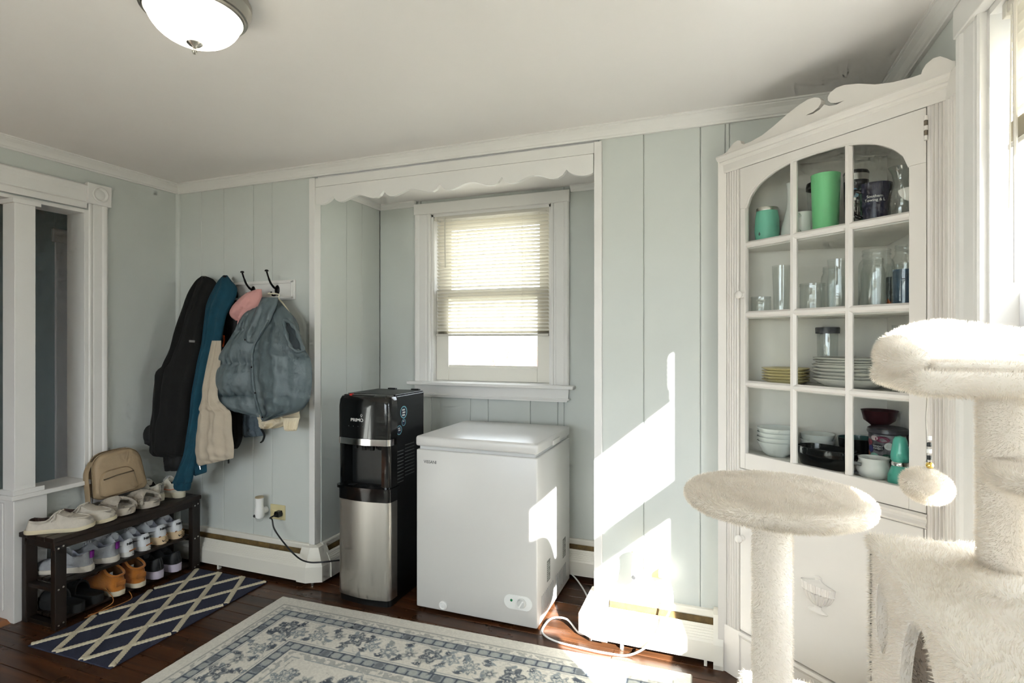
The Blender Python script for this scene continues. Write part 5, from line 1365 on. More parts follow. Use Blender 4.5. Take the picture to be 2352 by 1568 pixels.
# bead around the arch
MB().tube([(s, 0.004, arch(s)-0.001) for s in sa], 0.005, 6).build('arch_bead', CABW, dr_, smooth=60)
se = [GS0-0.002]+VS+[GS1+0.002]; ze = [GZ0-0.002]+HZ+[None]
for a, b in zip(se, se[1:]):
    for z0, z1 in zip(ze, ze[1:]):
        if z1 is not None: poly = [(a, z0), (b, z0), (b, z1), (a, z1)]
        else:
            ss = [a+(b-a)*i/12 for i in range(13)]
            poly = [(a, z0), (b, z0)]+[(s, arch(min(max(s, GS0), GS1))+0.003) for s in reversed(ss)]
        MB().prism(poly, 'y', 0.0120, 0.0145).build('pane', CABPANE, dr_)
def knob(parent, s, z):
    MB().lathe([(0.011, 0), (0.012, 0.003), (0.008, 0.006), (0.007, 0.012), (0.013, 0.016), (0.016, 0.022), (0.014, 0.028), (0.006, 0.032), (0, 0.032)], 20).xf(frame((s, -0.002, z), (1,0,0), (0,0,1))).build('knob', CABW, parent, smooth=45)
knob(dr_, 0.0785, 1.504)
def hinge(parent, z):
    for i in range(5): MB().tube([(0.7105, -0.006, z-0.035+i*0.0142), (0.7105, -0.006, z-0.035+i*0.0142+0.0132)], 0.0052, 10).build('hinge_knuckle', CABW if i % 2 == 0 else mat('hinge_worn', srgb(120, 108, 92), 0.5, 0.4), parent, smooth=50)
hinge(dr_, 1.936); hinge(dr_, 0.945)
MB().prism([(0.02, 0.789), (-0.006, 0.789), (-0.012, 0.797), (-0.006, 0.805), (-0.004, 0.812), (-0.010, 0.822), (-0.004, 0.829), (0.02, 0.829)], 'x', 0.064, 0.712).build('waist_moulding', CABW, cab)
ld = thing('door', None, None); ld.parent = cab
MB().rbox(DS0, 0.702, -0.002, 0.02, 0.20, 0.786, 0.003).build('panel', CABW, ld)
knob(ld, 0.0785, 0.561)
MB().rbox(0.704, 0.709, -0.001, 0.02, 0.20, 0.786, 0.001).build('edge_strip', CABW, cab)
U = thing('urn_ornament', None, None); U.parent = ld; U.location = (0.385, -0.003, 0.408)
def relief(prof, flutes=0, amp=0.0, n=48):
    P = []
    for r_, z_ in prof:
        P.append([(r_*math.cos(PI*k/n), -r_*0.36*(1+amp*math.cos(flutes*PI*k/n))*math.sin(PI*k/n), z_) for k in range(n+1)])
    return MB().grid(P)
relief([(0.034, 0), (0.036, 0.003), (0.030, 0.007), (0.016, 0.012), (0.011, 0.018), (0.014, 0.022), (0.020, 0.024)]).build('foot', CABW, U, smooth=50)
relief([(0.014, 0.023), (0.030, 0.030), (0.043, 0.042), (0.052, 0.056), (0.056, 0.066)], 22, 0.22).build('fluted_bowl', CABW, U, smooth=50)
relief([(0.057, 0.066), (0.059, 0.069), (0.0575, 0.072), (0.058, 0.078), (0.059, 0.086), (0.061, 0.09), (0.060, 0.094)], 40, 0.08).build('bead_band', CABW, U, smooth=40)
relief([(0.058, 0.094), (0.040, 0.098), (0.020, 0.103), (0.010, 0.108), (0.009, 0.113), (0.015, 0.116), (0.012, 0.120), (0.003, 0.124)]).build('lid', CABW, U, smooth=50)
MB().rbox(0.064, 0.711, 0.0, 0.02, 0, 0.17, 0.002).build('plinth', CABW, cab)
MB().prism([(0.0, 0.17), (-0.005, 0.174), (-0.008, 0.182), (-0.004, 0.192), (0.02, 0.197), (0.02, 0.17)], 'x', 0.064, 0.711).build('plinth_bead', CABW, cab)
# inside: two back panels, floor, shelves, roof
inside = [(-0.030, 0.040), (0.378, 0.425), (0.752, 0.012)]
MB().prism([(-0.045, 0.052), (0.381, 0.436), (0.378, 0.422), (-0.035, 0.044)], 'z', 0.02, 2.05).build('back_panel', CABIN, cab)
MB().prism([(0.381, 0.436), (0.765, 0.008), (0.748, 0.012), (0.378, 0.422)], 'z', 0.02, 2.05).build('back_panel', CABIN, cab)
shelf_poly = [(0.004, 0.024), (-0.02, 0.046), (0.378, 0.418), (0.738, 0.024)]
for z in (1.700, 1.430, 1.162):
    MB().prism(shelf_poly, 'z', z-0.018, z).build('shelf', CABIN, cab)
MB().prism(shelf_poly, 'z', 0.86, 0.884).build('cabinet_floor', CABIN, cab)
MB().prism(shelf_poly, 'z', 2.02, 2.035).build('cabinet_roof', CABIN, cab)

# ---- things on the shelves
def on(s, d, z): return tuple(CM @ Vector((s, d, z)))
def pot(name, label, cat, s, d, z, parts, group=None):
    """parts: list of (part name, profile, material)"""
    r = thing(name, label, cat, on(s, d, z), CRZ, group)
    for nm, prof, m in parts: MB().lathe(prof, 28).build(nm, m, r, smooth=40)
    return r
def glassware(r0, r1, h, t=0.002, foot=0.006, neck=None):
    """double walled open vessel; neck = [(r,z)..] extra outer points"""
    out = [(0, 0), (r0, 0)]+(neck if neck else [])+[(r1, h)]
    inn = [(max(r-t, 0.001), max(z, foot)) for r, z in reversed(out[1:])]
    return out+inn+[(0, foot)]
S1, S2, S3, S4 = 1.7003, 1.4303, 1.1623, 0.8843
MINT = mat('powder_mint', srgb(112, 190, 164), 0.45, bump=(600, 0.15, 0.0005))
GREEN = mat('powder_green', srgb(118, 205, 140), 0.45, bump=(600, 0.15, 0.0005))
CERW = mat('ceramic_white', srgb(226, 226, 222), 0.22)
CERG = mat('ceramic_navy', srgb(34, 36, 58), 0.2)
CHAR = mat('tumbler_charcoal', srgb(44, 46, 50), 0.4)
r = pot('tumbler', 'mint insulated wine tumbler with steel rim on the top shelf', 'tumbler', 0.132, 0.070, S1, [
    ('body', [(0, 0), (0.034, 0), (0.040, 0.010), (0.0445, 0.045), (0.0425, 0.095), (0.038, 0.124)], MINT),
    ('steel_rim', [(0.0385, 0.123), (0.039, 0.130), (0.0375, 0.136), (0.034, 0.136), (0.034, 0.10), (0, 0.10)], STEEL)], 'cups on the top shelf')
MB().prism([(0, .012), (.004, .004), (.0035, -.001), (0, -.003), (-.0035, -.001), (-.004, .004)], 'y', -0.0005, 0.0005).xf(Matrix.Translation((0.0, -0.0435, 0.030))).build('drop_mark', mat('mark_dark', srgb(60, 90, 84), 0.5), r)
pot('bud_vase', 'white fluted bud vase with a tall neck on the top shelf', 'vase', 0.200, 0.118, S1, [('body', [(0, 0), (0.026, 0), (0.030, 0.006), (0.036, 0.03), (0.033, 0.06), (0.024, 0.095), (0.0165, 0.13), (0.0140, 0.165), (0.0150, 0.20), (0.018, 0.222), (0.014, 0.222), (0.012, 0.165), (0.012, 0.13), (0.0, 0.1)], CERW)])
r = pot('travel_tumbler', 'clear plastic tumbler with black lid behind the white mug', 'tumbler', 0.262, 0.187, S1, [
    ('cup', glassware(0.030, 0.040, 0.195), GLASS), ('lid', [(0.042, 0.190), (0.042, 0.200), (0.040, 0.214), (0.026, 0.222), (0, 0.222), (0, 0.19)], BLACK)], 'cups on the top shelf')
def mug(name, label, s, d, z, R0, R1, h, m, ang, group=None, hsize=1.0, hm=None):
    r = pot(name, label, 'mug', s, d, z, [('body', [(0, 0), (R0*0.9, 0), (R0, 0.004), (R1, h-0.004), (R1, h), (R1-0.005, h), (R0-0.006, 0.01), (0, 0.008)], m)], group)
    P = [(R1*0.92, 0, h*0.82), (R1+0.022*hsize, 0, h*0.86), (R1+0.034*hsize, 0, h*0.60), (R1+0.026*hsize, 0, h*0.30), (R1*0.92, 0, h*0.20)]
    MB().tube(smooth_curve(P, 6), 0.0058, 8).xf(Matrix.Rotation(ang, 4, 'Z')).build('handle', hm or m, r, smooth=60)
    return r
mug('coffee_mug', 'small white mug in front of the clear tumbler', 0.270, 0.088, S1, 0.034, 0.036, 0.092, CERW, R(-75), 'cups on the top shelf', 0.8)
r = pot('tall_tumbler', 'tall bright green metal tumbler in the middle of the top shelf', 'tumbler', 0.360, 0.078, S1, [('body', [(0, 0), (0.038, 0), (0.040, 0.004), (0.046, 0.200), (0.0465, 0.205), (0.043, 0.205), (0.038, 0.02), (0, 0.02)], GREEN)], 'cups on the top shelf')
r = pot('travel_tumbler', 'charcoal travel tumbler with a blue globe mark behind the green one', 'tumbler', 0.405, 0.180, S1, [('body', [(0, 0), (0.031, 0), (0.036, 0.10), (0.0385, 0.185)], CHAR), ('steel_collar', [(0.0385, 0.184), (0.039, 0.206), (0.036, 0.208)], STEEL), ('lid', [(0.039, 0.206), (0.040, 0.212), (0.036, 0.219), (0, 0.219)], BLACK)], 'cups on the top shelf')
GLB = mat('globe_blue', srgb(92, 160, 195), 0.5)
q = MB().lathe([(0, 0.0006), (0.018, 0.0006), (0.018, 0)], 26).xf(frame((0.012, -0.0358, 0.135), (1, 0.3, 0), (0,0,1))).build('globe_mark', GLB, r)
for i in range(4): MB().box(-0.010+i*0.002, 0.012-i*0.003, -0.0003, 0.0003, -0.001, 0.001).xf(Matrix.Translation((0.012+0.0, -0.0372, 0.142-i*0.006)) @ Matrix.Rotation(R(17), 4, 'Z') @ Matrix.Rotation(R(20), 4, 'Y')).build('globe_stripe', CHAR, q)
text('lettering', 'TIO\nENT', 0.012, mat('print_slate', srgb(88, 100, 112), 0.5), r, frame((0.013, -0.0370, 0.098), (1, 0.28, 0), (0,0,1)), 0.0004)
r = pot('french_press', 'small glass press with steel bands beside the navy mug', 'coffee press', 0.450, 0.112, S1, [('beaker', glassware(0.026, 0.026, 0.125), GLASS), ('steel_band', [(0.0265, 0.098), (0.0275, 0.098), (0.0275, 0.106), (0.0265, 0.106)], CHROME), ('base_ring', [(0.0265, 0.004), (0.028, 0.004), (0.028, 0.014), (0.0265, 0.014)], CHROME)])
for a in (0, 120, 240): MB().box(-0.003, 0.003, 0.0265, 0.0285, 0.01, 0.10).xf(Matrix.Rotation(R(a+170), 4, 'Z')).build('steel_strut', CHROME, r)
r = mug('coffee_mug', 'large navy mug with white lettering on the top shelf', 0.522, 0.085, S1, 0.040, 0.047, 0.132, CERG, R(232), 'cups on the top shelf', 0.7, BLACK)
for i, tx in enumerate(('Southern', 'Towing & L')):
    o = text('lettering', tx, 0.0125, TXTW, r, frame((0.022, -0.0462, 0.086-i*0.012), (1,0,0), (0,0,1)), 0.0006)
    for v in o.data.vertices:
        a = v.co.x/0.0455; v.co.x, v.co.y = 0.0455*math.sin(a), -0.0455*math.cos(a)-0.0006+(v.co.y+0.0462)*0.3
pot('hurricane_vase', 'clear flared glass vase at the right end of the top shelf', 'vase', 0.603, 0.075, S1, [('body', glassware(0.030, 0.034, 0.165, neck=[(0.034, 0.02), (0.036, 0.05), (0.032, 0.085), (0.021, 0.105), (0.0195, 0.12), (0.024, 0.145)]), GLASS)])
# second shelf: jars and glasses
def jar(name, label, s, d, z, R0, h, neck=0.8, fill=None, group='jars on the second shelf', lid=None):
    out = [(0, 0), (R0*0.9, 0), (R0, 0.008), (R0, h*0.72), (R0*0.97, h*0.78), (R0*neck, h*0.86), (R0*neck, h*0.90), (R0*neck*1.05, h*0.905), (R0*neck*1.05, h*0.925), (R0*neck, h*0.93), (R0*neck, h*0.955), (R0*neck*1.04, h*0.96), (R0*neck*1.04, h*0.985), (R0*neck, h)]
    inn = [(max(r_-0.0022, 0.001), max(z_, 0.006)) for r_, z_ in reversed(out[1:])]
    r = pot(name, label, 'jar', s, d, z, [('glass', out+inn+[(0, 0.006)], GLASS)], group)
    if fill:
        fh, fm = fill; MB().lathe([(0, 0.007), (R0-0.004, 0.007), (R0-0.004, fh), (0, fh)], 24).build('contents', fm, r, smooth=40)
    return r
jar('glass_jar', 'tiny clear jar at the left end of the second shelf', 0.112, 0.060, S2, 0.037, 0.066, 0.96)
pot('drinking_glass', 'tall plain drinking glass on the second shelf', 'glass', 0.178, 0.090, S2, [('body', glassware(0.026, 0.032, 0.180), GLASS)])
jar('glass_jar', 'short wide clear jar in the middle pane of the second shelf', 0.313, 0.075, S2, 0.041, 0.100, 0.98)
jar('glass_jar', 'narrow clear jar behind the short wide one', 0.318, 0.180, S2, 0.036, 0.165, 0.8)
pot('drinking_glass', 'embossed glass beside the muntin on the second shelf', 'glass', 0.400, 0.085, S2, [('body', glassware(0.030, 0.033, 0.175, neck=[(0.033, 0.02), (0.034, 0.1), (0.031, 0.13)]), GLASS)])
jar('glass_jar', 'clear jar half hidden behind the right muntin', 0.445, 0.210, S2, 0.036, 0.180, 0.82)
jar('glass_jar', 'large clear mason jar in the right pane', 0.525, 0.085, S2, 0.050, 0.190, 0.78)
jar('glass_jar', 'clear jar with dark contents behind the mason jar', 0.545, 0.170, S2, 0.036, 0.150, 0.85, (0.105, mat('jar_dark', srgb(50, 56, 58), 0.8, var=(60, 0.4))))
jar('glass_jar', 'tall jar with blue contents at the right end of the second shelf', 0.618, 0.066, S2, 0.034, 0.190, 0.72, (0.115, mat('jar_blue', srgb(70, 92, 112), 0.8, var=(50, 0.3))))
RUST = mat('dried_petals', srgb(176, 96, 60), 0.9)
r = thing('dried_flower', 'small rusty dried flower between the jars on the second shelf', 'flower', on(0.572, 0.080, S2), CRZ)
for i in range(6): MB().add([(0, 0, 0.012), (0.006, 0, 0.020), (0, 0.002, 0.034), (-0.006, 0, 0.020)], [(0, 1, 2), (0, 2, 3)]).xf(Matrix.Rotation(i*1.05, 4, 'Z') @ Matrix.Rotation(R(35), 4, 'X')).build('petal', RUST, r)
MB().lathe([(0, 0), (0.008, 0), (0.006, 0.010), (0, 0.016)], 12).build('core', RUST, r)
# third shelf: plates
CREAMP = mat('plate_cream', srgb(226, 212, 160), 0.3)
PLW = mat('plate_white', srgb(224, 222, 214), 0.25)
def plate_prof(Rr, h): return [(0, 0), (Rr*0.62, 0), (Rr*0.72, h*0.25), (Rr*0.98, h*0.86), (Rr, h), (Rr*0.985, h*1.02), (Rr*0.70, h*0.42), (Rr*0.60, h*0.26), (0, h*0.26)]
ORD = ['lowest', 'second lowest', 'middle', 'second highest', 'topmost']
for i in range(5):
    pot('side_plate', 'cream side plate, %s in the short stack of five' % ORD[i], 'plate', 0.176, 0.117, S3+i*0.0108, [('dish', plate_prof(0.084, 0.0175), CREAMP)], 'cream side plates')
ORD8 = ['lowest', 'second', 'third', 'fourth', 'fifth', 'sixth', 'seventh', 'topmost']
zz = S3
for i in range(8):
    rr2, hh2, st = (0.125, 0.024, 0.0125) if i < 5 else (0.122, 0.018, 0.009)
    if i == 0: hh2 = 0.032; st = 0.019
    pot('dinner_plate', 'white dinner plate, %s from the bottom of the tall stack' % ORD8[i] if 0 < i < 7 else 'white dinner plate, %s in the tall stack' % ORD8[i], 'plate', 0.398, 0.168, zz, [('dish', plate_prof(rr2, hh2), PLW)], 'white dinner plates')
    zz += st
pot('blender_cup', 'clear cup with grey lid standing behind the white plates', 'cup', 0.256, 0.252, S3, [('cup', glassware(0.034, 0.036, 0.195), GLASS), ('lid', [(0.041, 0.192), (0.042, 0.212), (0.040, 0.215), (0, 0.215), (0, 0.192)], mat('lid_grey', srgb(92, 92, 96), 0.35))])
pot('drinking_glass', 'slim stemless glass at the right of the plates', 'glass', 0.560, 0.163, S3, [('body', glassware(0.020, 0.027, 0.215, neck=[(0.022, 0.1)]), GLASS)])
pot('dessert_glass', 'small clear dessert cup beside the plate stack', 'glass', 0.612, 0.052, S3, [('body', glassware(0.020, 0.030, 0.052, neck=[(0.024, 0.012)]), GLASS)])
# bottom: bowls, dish, jar, crock
OPAL = mat('opal_glass', srgb(226, 230, 226), 0.18)
def bowl_prof(Rr, h): return [(0, 0), (Rr*0.5, 0), (Rr*0.72, h*0.25), (Rr*0.93, h*0.75), (Rr, h), (Rr*0.98, h), (Rr*0.90, h*0.76), (Rr*0.68, h*0.30), (Rr*0.4, 0.005), (0, 0.004)]
for i in range(4):
    pot('bowl', 'white cereal bowl, %s in the near stack' % ('lowest', 'second lowest', 'third', 'topmost')[i], 'bowl', 0.152, 0.102, S4+i*0.0175, [('dish', bowl_prof(0.072, 0.056), OPAL)], 'white bowls')
for i in range(3):
    pot('bowl', 'wide white bowl, %s in the stack behind the near bowls' % ('lowest', 'middle', 'topmost')[i], 'bowl', 0.243, 0.210, S4+0.02*i, [('dish', bowl_prof(0.060, 0.050), OPAL)], 'white bowls')
DISH = mat('enamel_black', srgb(28, 30, 30), 0.16)
r = thing('baking_dish', 'black oval baking dish on the cabinet floor', 'baking dish', on(0.352, 0.094, S4), CRZ)
P = []
for sc, z in ((0.80, 0), (0.86, 0.004), (0.95, 0.036), (1.0, 0.040), (1.02, 0.044), (0.98, 0.060), (0.99, 0.066), (0.95, 0.066), (0.84, 0.012), (0.6, 0.010)):
    P.append([(0.098*sc*abs(math.cos(a))**0.75*(1 if math.cos(a) >= 0 else -1), 0.062*sc*abs(math.sin(a))**0.75*(1 if math.sin(a) >= 0 else -1), z) for a in [2*PI*k/40 for k in range(40)]])
MB().grid(P, cv=True, capu=True).build('dish', DISH, r, smooth=40)
for s in (-1, 1): MB().rbox(s*0.098-0.012, s*0.098+0.012, -0.02, 0.02, 0.054, 0.062, 0.003).build('lug', DISH, r)
pot('stockpot', 'dark bowl with teal inside behind the right muntin', 'bowl', 0.356, 0.268, S4, [('shell', [(0, 0), (0.040, 0), (0.052, 0.01), (0.060, 0.085), (0.062, 0.088)], DISH), ('glaze', [(0.062, 0.088), (0.058, 0.088), (0.050, 0.012), (0, 0.010)], mat('glaze_teal', srgb(62, 104, 100), 0.25))])
STK = mat('sticker_jar', srgb(120, 116, 120), 0.5, var=(28, 0.9))
r = pot('sticker_jar', 'canister plastered with colourful stickers under a grey lid', 'canister', 0.502, 0.193, S4, [('body', [(0, 0), (0.046, 0), (0.051, 0.008), (0.055, 0.128), (0.056, 0.132)], STK), ('lid', [(0.056, 0.131), (0.060, 0.136), (0.058, 0.148), (0.050, 0.152), (0, 0.150)], mat('lid_smoke', srgb(70, 68, 74), 0.3))])
def sticker(a, z, rx, rz_, m, tx=None, tm=None, size=0.01):
    pts = [(rx*math.cos(q_), rz_*math.sin(q_)) for q_ in [2*PI*k/24 for k in range(24)]]
    Rb = 0.051+0.004*(z-0.008)/0.12
    b = MB().prism(pts, 'z', 0, 0.0006)
    o = b.build('sticker', m, r)
    def wrap(ob, dz):
        for v in ob.data.vertices:
            x_, y_, h_ = v.co; an = R(a)+x_/Rb; rr3 = 0.051+0.004*(z+y_-0.008)/0.12+0.0006+h_+dz
            v.co = (rr3*math.sin(an), -rr3*math.cos(an), z+y_)
    wrap(o, 0)
    if tx:
        t_ = text('sticker_print', tx, size, tm or TXTW, o, Matrix.Identity(4), 0.0002); wrap(t_, 0.0007)
    return o
SC = lambda *c: mat('stk_%d_%d_%d' % c, srgb(*c), 0.5)
sticker(-2, 0.088, 0.019, 0.012, SC(46, 42, 50), 'SUNDAY\nFUNDAY', TXTW, 0.0078)
hs = sticker(-16, 0.050, 0.019, 0.019, SC(150, 205, 190))
heart = [(0, -.011), (.010, .001), (.0095, .006), (.005, .0085), (0, .005), (-.005, .0085), (-.0095, .006), (-.010, .001)]
hp = MB().prism(heart, 'z', 0, 0.0005).build('heart_print', SC(170, 50, 90), hs)
for v in hp.data.vertices:
    x_, y_, h_ = v.co; an = R(-16)+x_/0.053; rr3 = 0.0525+0.0009+h_; v.co = (rr3*math.sin(an), -rr3*math.cos(an), 0.052+y_)
sticker(26, 0.055, 0.016, 0.014, SC(45, 100, 80), 'LIFE\nIS\nGOOD', TXTW, 0.0058)
sticker(-38, 0.102, 0.014, 0.011, SC(140, 60, 70)); sticker(12, 0.116, 0.022, 0.010, SC(120, 40, 70)); sticker(-32, 0.080, 0.012, 0.012, SC(70, 70, 130))
sticker(-40, 0.028, 0.014, 0.012, SC(60, 56, 64)); sticker(8, 0.025, 0.017, 0.012, SC(180, 170, 80)); sticker(-14, 0.118, 0.012, 0.008, SC(200, 180, 180)); sticker(32, 0.095, 0.013, 0.012, SC(200, 205, 200)); sticker(-50, 0.06, 0.012, 0.012, SC(190, 120, 90))
pot('serving_bowl', 'burgundy bowl standing behind the sticker canister', 'bowl', 0.440, 0.258, S4, [('stand', [(0, 0), (0.032, 0), (0.026, 0.01), (0.018, 0.10), (0.026, 0.146), (0.048, 0.164), (0.055, 0.196), (0.057, 0.198), (0.053, 0.196), (0.044, 0.168), (0, 0.158)], mat('glaze_burgundy', srgb(70, 32, 36), 0.35))])
r = pot('crock_mug', 'squat white crock mug with grey handle at the front', 'mug', 0.517, 0.085, S4, [('body', [(0, 0), (0.036, 0), (0.046, 0.010), (0.050, 0.026), (0.045, 0.046), (0.042, 0.054), (0.045, 0.064), (0.041, 0.064), (0.038, 0.05), (0.042, 0.026), (0, 0.008)], CERW)])
MB().tube(smooth_curve([(-0.012, -0.048, 0.044), (-0.030, -0.060, 0.046), (-0.046, -0.052, 0.032), (-0.040, -0.044, 0.014), (-0.026, -0.044, 0.012)], 6), 0.006, 8).build('handle', mat('handle_grey', srgb(96, 98, 98), 0.4), r, smooth=60)
TEAL = mat('glass_teal', srgb(84, 178, 160), 0.25, coat=0.3)
pot('spray_bottle', 'turquoise bottle with domed top and silver collar at the right', 'bottle', 0.607, 0.064, S4, [('base', [(0, 0), (0.030, 0), (0.034, 0.006), (0.033, 0.028), (0.025, 0.050), (0.021, 0.060)], TEAL), ('collar', [(0.0225, 0.058), (0.0235, 0.066), (0.021, 0.070)], CHROME), ('dome', [(0.021, 0.069), (0.0245, 0.074), (0.0255, 0.088), (0.023, 0.108), (0.0205, 0.124), (0.019, 0.136), (0.014, 0.146), (0, 0.150)], TEAL)])

# ================================================================== CAT TREE
PLUSH = mat('plush_cream', srgb(228, 220, 208), 0.95, var=(12, 0.06), sheen=0.3)
FURM = fur_material('plush_fur', srgb(232, 224, 212))
PLUSHIN = mat('plush_tan', srgb(206, 172, 128), 0.95, var=(14, 0.08))
CT = (0.31, 1.40, 0.0)
ct = thing('cat_tree', 'cream plush cat tree with round perch and hanging toy by the window', 'cat tree', CT)
TT = Matrix.Translation((-CT[0], -CT[1], 0))
def cbuild(mb, name, m, smooth=50): return mb.xf(TT, 0).build(name, m, ct, smooth=smooth)
def disc(cx, cy, z0, z1, r):
    e = (z1-z0)/2
    pr = [(0, 0)]+[(r-e+e*math.sin(a), e-e*math.cos(a)) for a in [PI*i/8 for i in range(9)]]+[(0, 2*e)]
    return MB().lathe([(a, b) for a, b in pr], 56, (cx, cy, z0))
lb = cbuild(MB().rbox(0.05, 0.57, 0.60, 1.79, 0.004, 0.35, 0.02, 3), 'lower_box', PLUSH)
pa = cbuild(MB().tube([(0.112, 1.428, 0.349+0.05*i) for i in range(13)], 0.0425, 28), 'post', PLUSH)
d1 = cbuild(disc(0.118, 1.426, 0.940, 0.978, 0.200), 'round_perch', PLUSH)
# condo with cut-outs in the side that faces the room
CX0, CX1, CY0, CY1, CZ0, CZ1 = 0.259, 0.42, 0.62, 1.198, 0.35, 0.97
def holed(loops, x0, x1):
    bm = bmesh.new(); es = []
    for lp in loops:
        vs = [bm.verts.new((0, y, z)) for y, z in lp]
        es += [bm.edges.new((vs[i], vs[(i+1) % len(vs)])) for i in range(len(vs))]
    bmesh.ops.triangle_fill(bm, edges=es, use_beauty=True, use_dissolve=False)
    bm.verts.index_update()
    vs = [v.co.copy() for v in bm.verts]; n = len(vs); fs = [[v.index for v in f_.verts] for f_ in bm.faces]
    eb = [[v.index for v in e.verts] for e in es]
    out = MB().add([(x0, v.y, v.z) for v in vs]+[(x1, v.y, v.z) for v in vs], fs+[[i+n for i in f_] for f_ in fs]+[(a, b, b+n, a+n) for a, b in eb])
    bm.free(); return out
ell = lambda cy, cz, ry, rz_, n=28: [(cy+ry*math.cos(2*PI*k/n), cz+rz_*math.sin(2*PI*k/n)) for k in range(n)]
side = cbuild(holed([[(CY0, CZ0), (CY1, CZ0), (CY1, CZ1-0.004), (CY0, CZ1-0.004)], ell(1.115, 0.850, 0.037, 0.060), ell(0.925, 0.715, 0.098, 0.216)], CX0, CX0+0.016), 'condo_side', PLUSH, 30)
top = cbuild(MB().rbox(CX0-0.006, 0.475, CY0, CY1+0.006, CZ1-0.024, CZ1, 0.010, 3), 'condo_top', PLUSH)
bk = cbuild(MB().box(CX0, CX1, CY1-0.016, CY1, CZ0, CZ1-0.02), 'condo_back', PLUSH)
cbuild(MB().box(CX1-0.016, CX1, CY0, CY1, CZ0, CZ1-0.02), 'condo_side', PLUSHIN)
cbuild(MB().box(CX0, CX1, CY0, CY0+0.016, CZ0, CZ1-0.02), 'condo_front', PLUSH)
cbuild(MB().box(CX0+0.018, CX1-0.018, CY0+0.018, CY1-0.018, CZ0+0.002, CZ0+0.014), 'condo_floor', PLUSHIN)
cbuild(MB().rbox(0.555, 0.592, 0.85, 1.0, 0.349, 1.22, 0.012, 3), 'shade_panel', PLUSH)  # unseen panel, added to keep direct sun off the condo top and post
pb = cbuild(MB().tube([(0.425, 1.10, 0.965+0.0235*i) for i in range(13)], 0.036, 28), 'post', PLUSH)
d2 = cbuild(disc(0.462, 1.010, 1.112, 1.144, 0.094), 'round_perch', PLUSH)
bed = cbuild(MB().rbox(0.288, 0.575, 1.03, 1.335, 1.243, 1.280, 0.017, 4), 'bed_platform', PLUSH)
bp_ = smooth_curve([(0.303, 1.075, 1.292), (0.300, 1.17, 1.295), (0.325, 1.255, 1.305), (0.40, 1.305, 1.315), (0.475, 1.30, 1.31), (0.54, 1.255, 1.303), (0.552, 1.16, 1.300), (0.548, 1.07, 1.297)], 6)
nb_ = len(bp_)
rad = [float(np.interp(i/(nb_-1), [0, 0.03, 0.14, 0.30, 0.43, 0.57, 0.75, 0.97, 1], [0.008, 0.022, 0.030, 0.042, 0.052, 0.044, 0.036, 0.028, 0.008])) for i in range(nb_)]
bol = cbuild(MB().tube(bp_, rad, 20), 'bolster', PLUSH)
cush = cbuild(MB().rbox(0.32, 0.545, 1.06, 1.30, 1.278, 1.294, 0.008, 3), 'bed_cushion', PLUSH)
# hanging toy
toy = thing('hanging_toy', None, None); toy.parent = ct; toy.location = (0.369-CT[0], 1.262-CT[1], 0)
MB().tube([(0, 0, 1.245), (-0.004, 0, 1.18), (0, 0, 1.088)], 0.0014, 6).build('string', mat('string_grey', srgb(170, 165, 158), 0.8), toy)
MB().lathe([(0, 0.004), (0.006, 0.003), (0.006, 0), (0, 0)], 12, (0, 0, 1.239)).build('screw_cap', STEEL, toy)
for i in range(4):
    MB().lathe([(0, 0), (0.0042, 0.001), (0.0042, 0.0085), (0, 0.0095)], 10, (0.001, 0, 1.101+i*0.0125)).build('bead', mat('bead_clear', srgb(232, 232, 230), 0.1) if i % 2 else BLACK, toy, smooth=50)
MB().lathe([(0, 0), (0.005, 0.002), (0.007, 0.007), (0.005, 0.012), (0, 0.014)], 14, (0.002, 0, 1.084)).build('bell', mat('bell_gold', (0.85, 0.62, 0.18), 0.2, 1.0), toy, smooth=50)
P = []
for i in range(11):
    a = PI*i/10
    P.append([(0.041*math.sin(a)*math.cos(b), 0.034*math.sin(a)*math.sin(b), 0.031*math.cos(a)) for b in [2*PI*k/22 for k in range(22)]])
ball = MB().grid(P, cv=True).xf(Matrix.Translation((-0.004, 0, 1.052)) @ Matrix.Rotation(R(16), 4, 'Y')).build('pom_pom', PLUSH, toy, smooth=60)
fur(toy, ball, FURM, 9000, 0.007, 0.0004, 31, 0.05, 'pom_fur')
fur(ct, lb, FURM, 22000, 0.010, 0.0010, 32)
fur(ct, pa, FURM, 26000, 0.0065, 0.0005, 33, 0.3)
fur(ct, d1, FURM, 75000, 0.0080, 0.00055, 34, 0.15)
fur(ct, [side, top, bk], FURM, 90000, 0.0085, 0.00065, 35, 0.2)
fur(ct, pb, FURM, 22000, 0.0065, 0.0004, 36, 0.3)
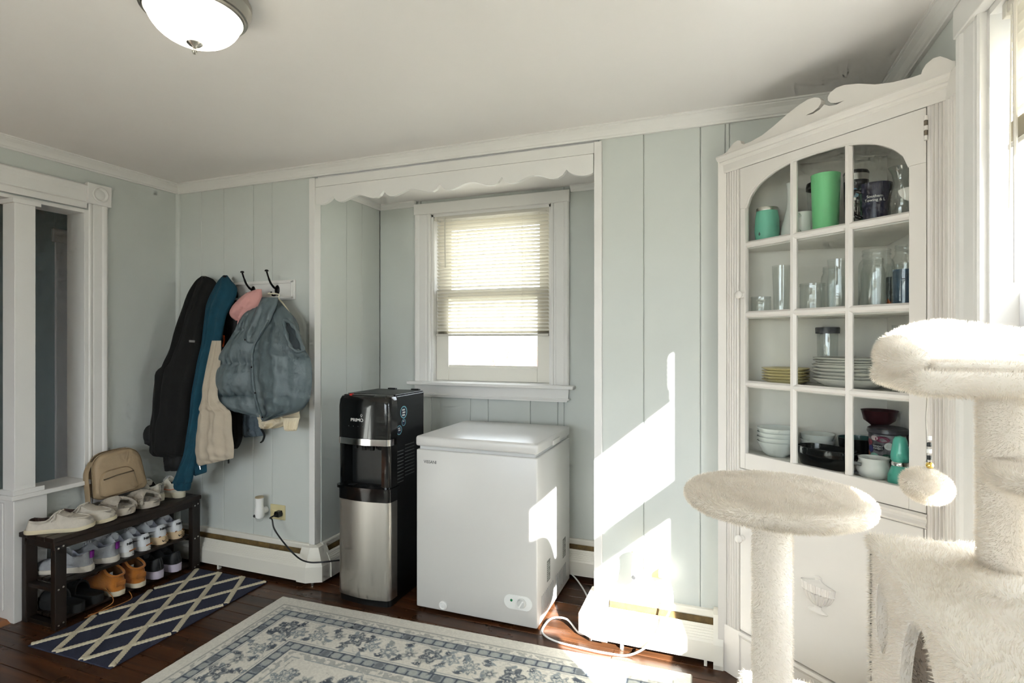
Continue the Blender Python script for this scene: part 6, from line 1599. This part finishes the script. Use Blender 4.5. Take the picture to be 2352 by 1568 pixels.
fur(ct, d2, FURM, 30000, 0.0075, 0.00045, 37, 0.15)
fur(ct, [bed, bol, cush], FURM, 76000, 0.0085, 0.0005, 38, 0.15)

# ================================================================== OUTDOORS
gr = MB().box(-70, 70, 4.2, 90, -0.8, -0.75).box(2.0, 70, -60, 4.2, -0.8, -0.75).box(-70, 2.0, -60, -3.2, -0.8, -0.75).box(-70, -6, -3.2, 4.2, -0.8, -0.75).build('ground', mat('winter_lawn', srgb(134, 132, 120), 0.95, var=(0.4, 0.15)))
tag(gr, 'pale dry lawn outside the windows', 'ground', kind='structure')
TWIG = mat('twig_red', srgb(176, 124, 108), 0.9)
tr = random.Random(3)
for i, (x, y, hgt) in enumerate(((-14.6, 30.0, 2.4), (-13.2, 31.5, 2.0), (-11.9, 30.5, 2.7), (-10.6, 32.0, 2.2), (-9.6, 29.5, 2.9), (-16.0, 33.0, 2.6))):
    t = thing('bare_shrub',
              ('bare reddish shrub second from the left in the alcove window view', 'low bare shrub left of centre in the alcove window view', 'tall bare shrub at the centre of the alcove window view', 'low bare shrub right of centre in the alcove window view', 'tallest bare shrub at the right of the alcove window view', 'bare reddish shrub furthest left in the alcove window view')[i],
              'shrub', (x, y, -0.75), group='bare shrubs beyond the lawn')
    MB().tube([(0, 0, 0), (0.05, 0, hgt*0.4), (0, 0.05, hgt*0.8)], [0.05, 0.035, 0.015], 6).build('stem', TWIG, t)
    b = MB()
    for k in range(70):
        a = tr.random()*6.28; z0 = hgt*0.1+tr.random()*hgt*0.45; l = hgt*(0.25+0.4*tr.random()); e = 0.4+0.7*tr.random()
        p0 = Vector((0, 0, z0)); p1 = p0+Vector((math.cos(a)*math.cos(e), math.sin(a)*math.cos(e), math.sin(e)))*l*0.6
        p2 = p1+Vector((math.cos(a+0.4)*math.cos(e+0.2), math.sin(a+0.4)*math.cos(e+0.2), math.sin(e+0.2)))*l*0.5
        b.tube([p0, p1, p2], [0.014, 0.009, 0.004], 4)
    b.build('twigs', TWIG, t, fix=False)['kind'] = 'stuff'
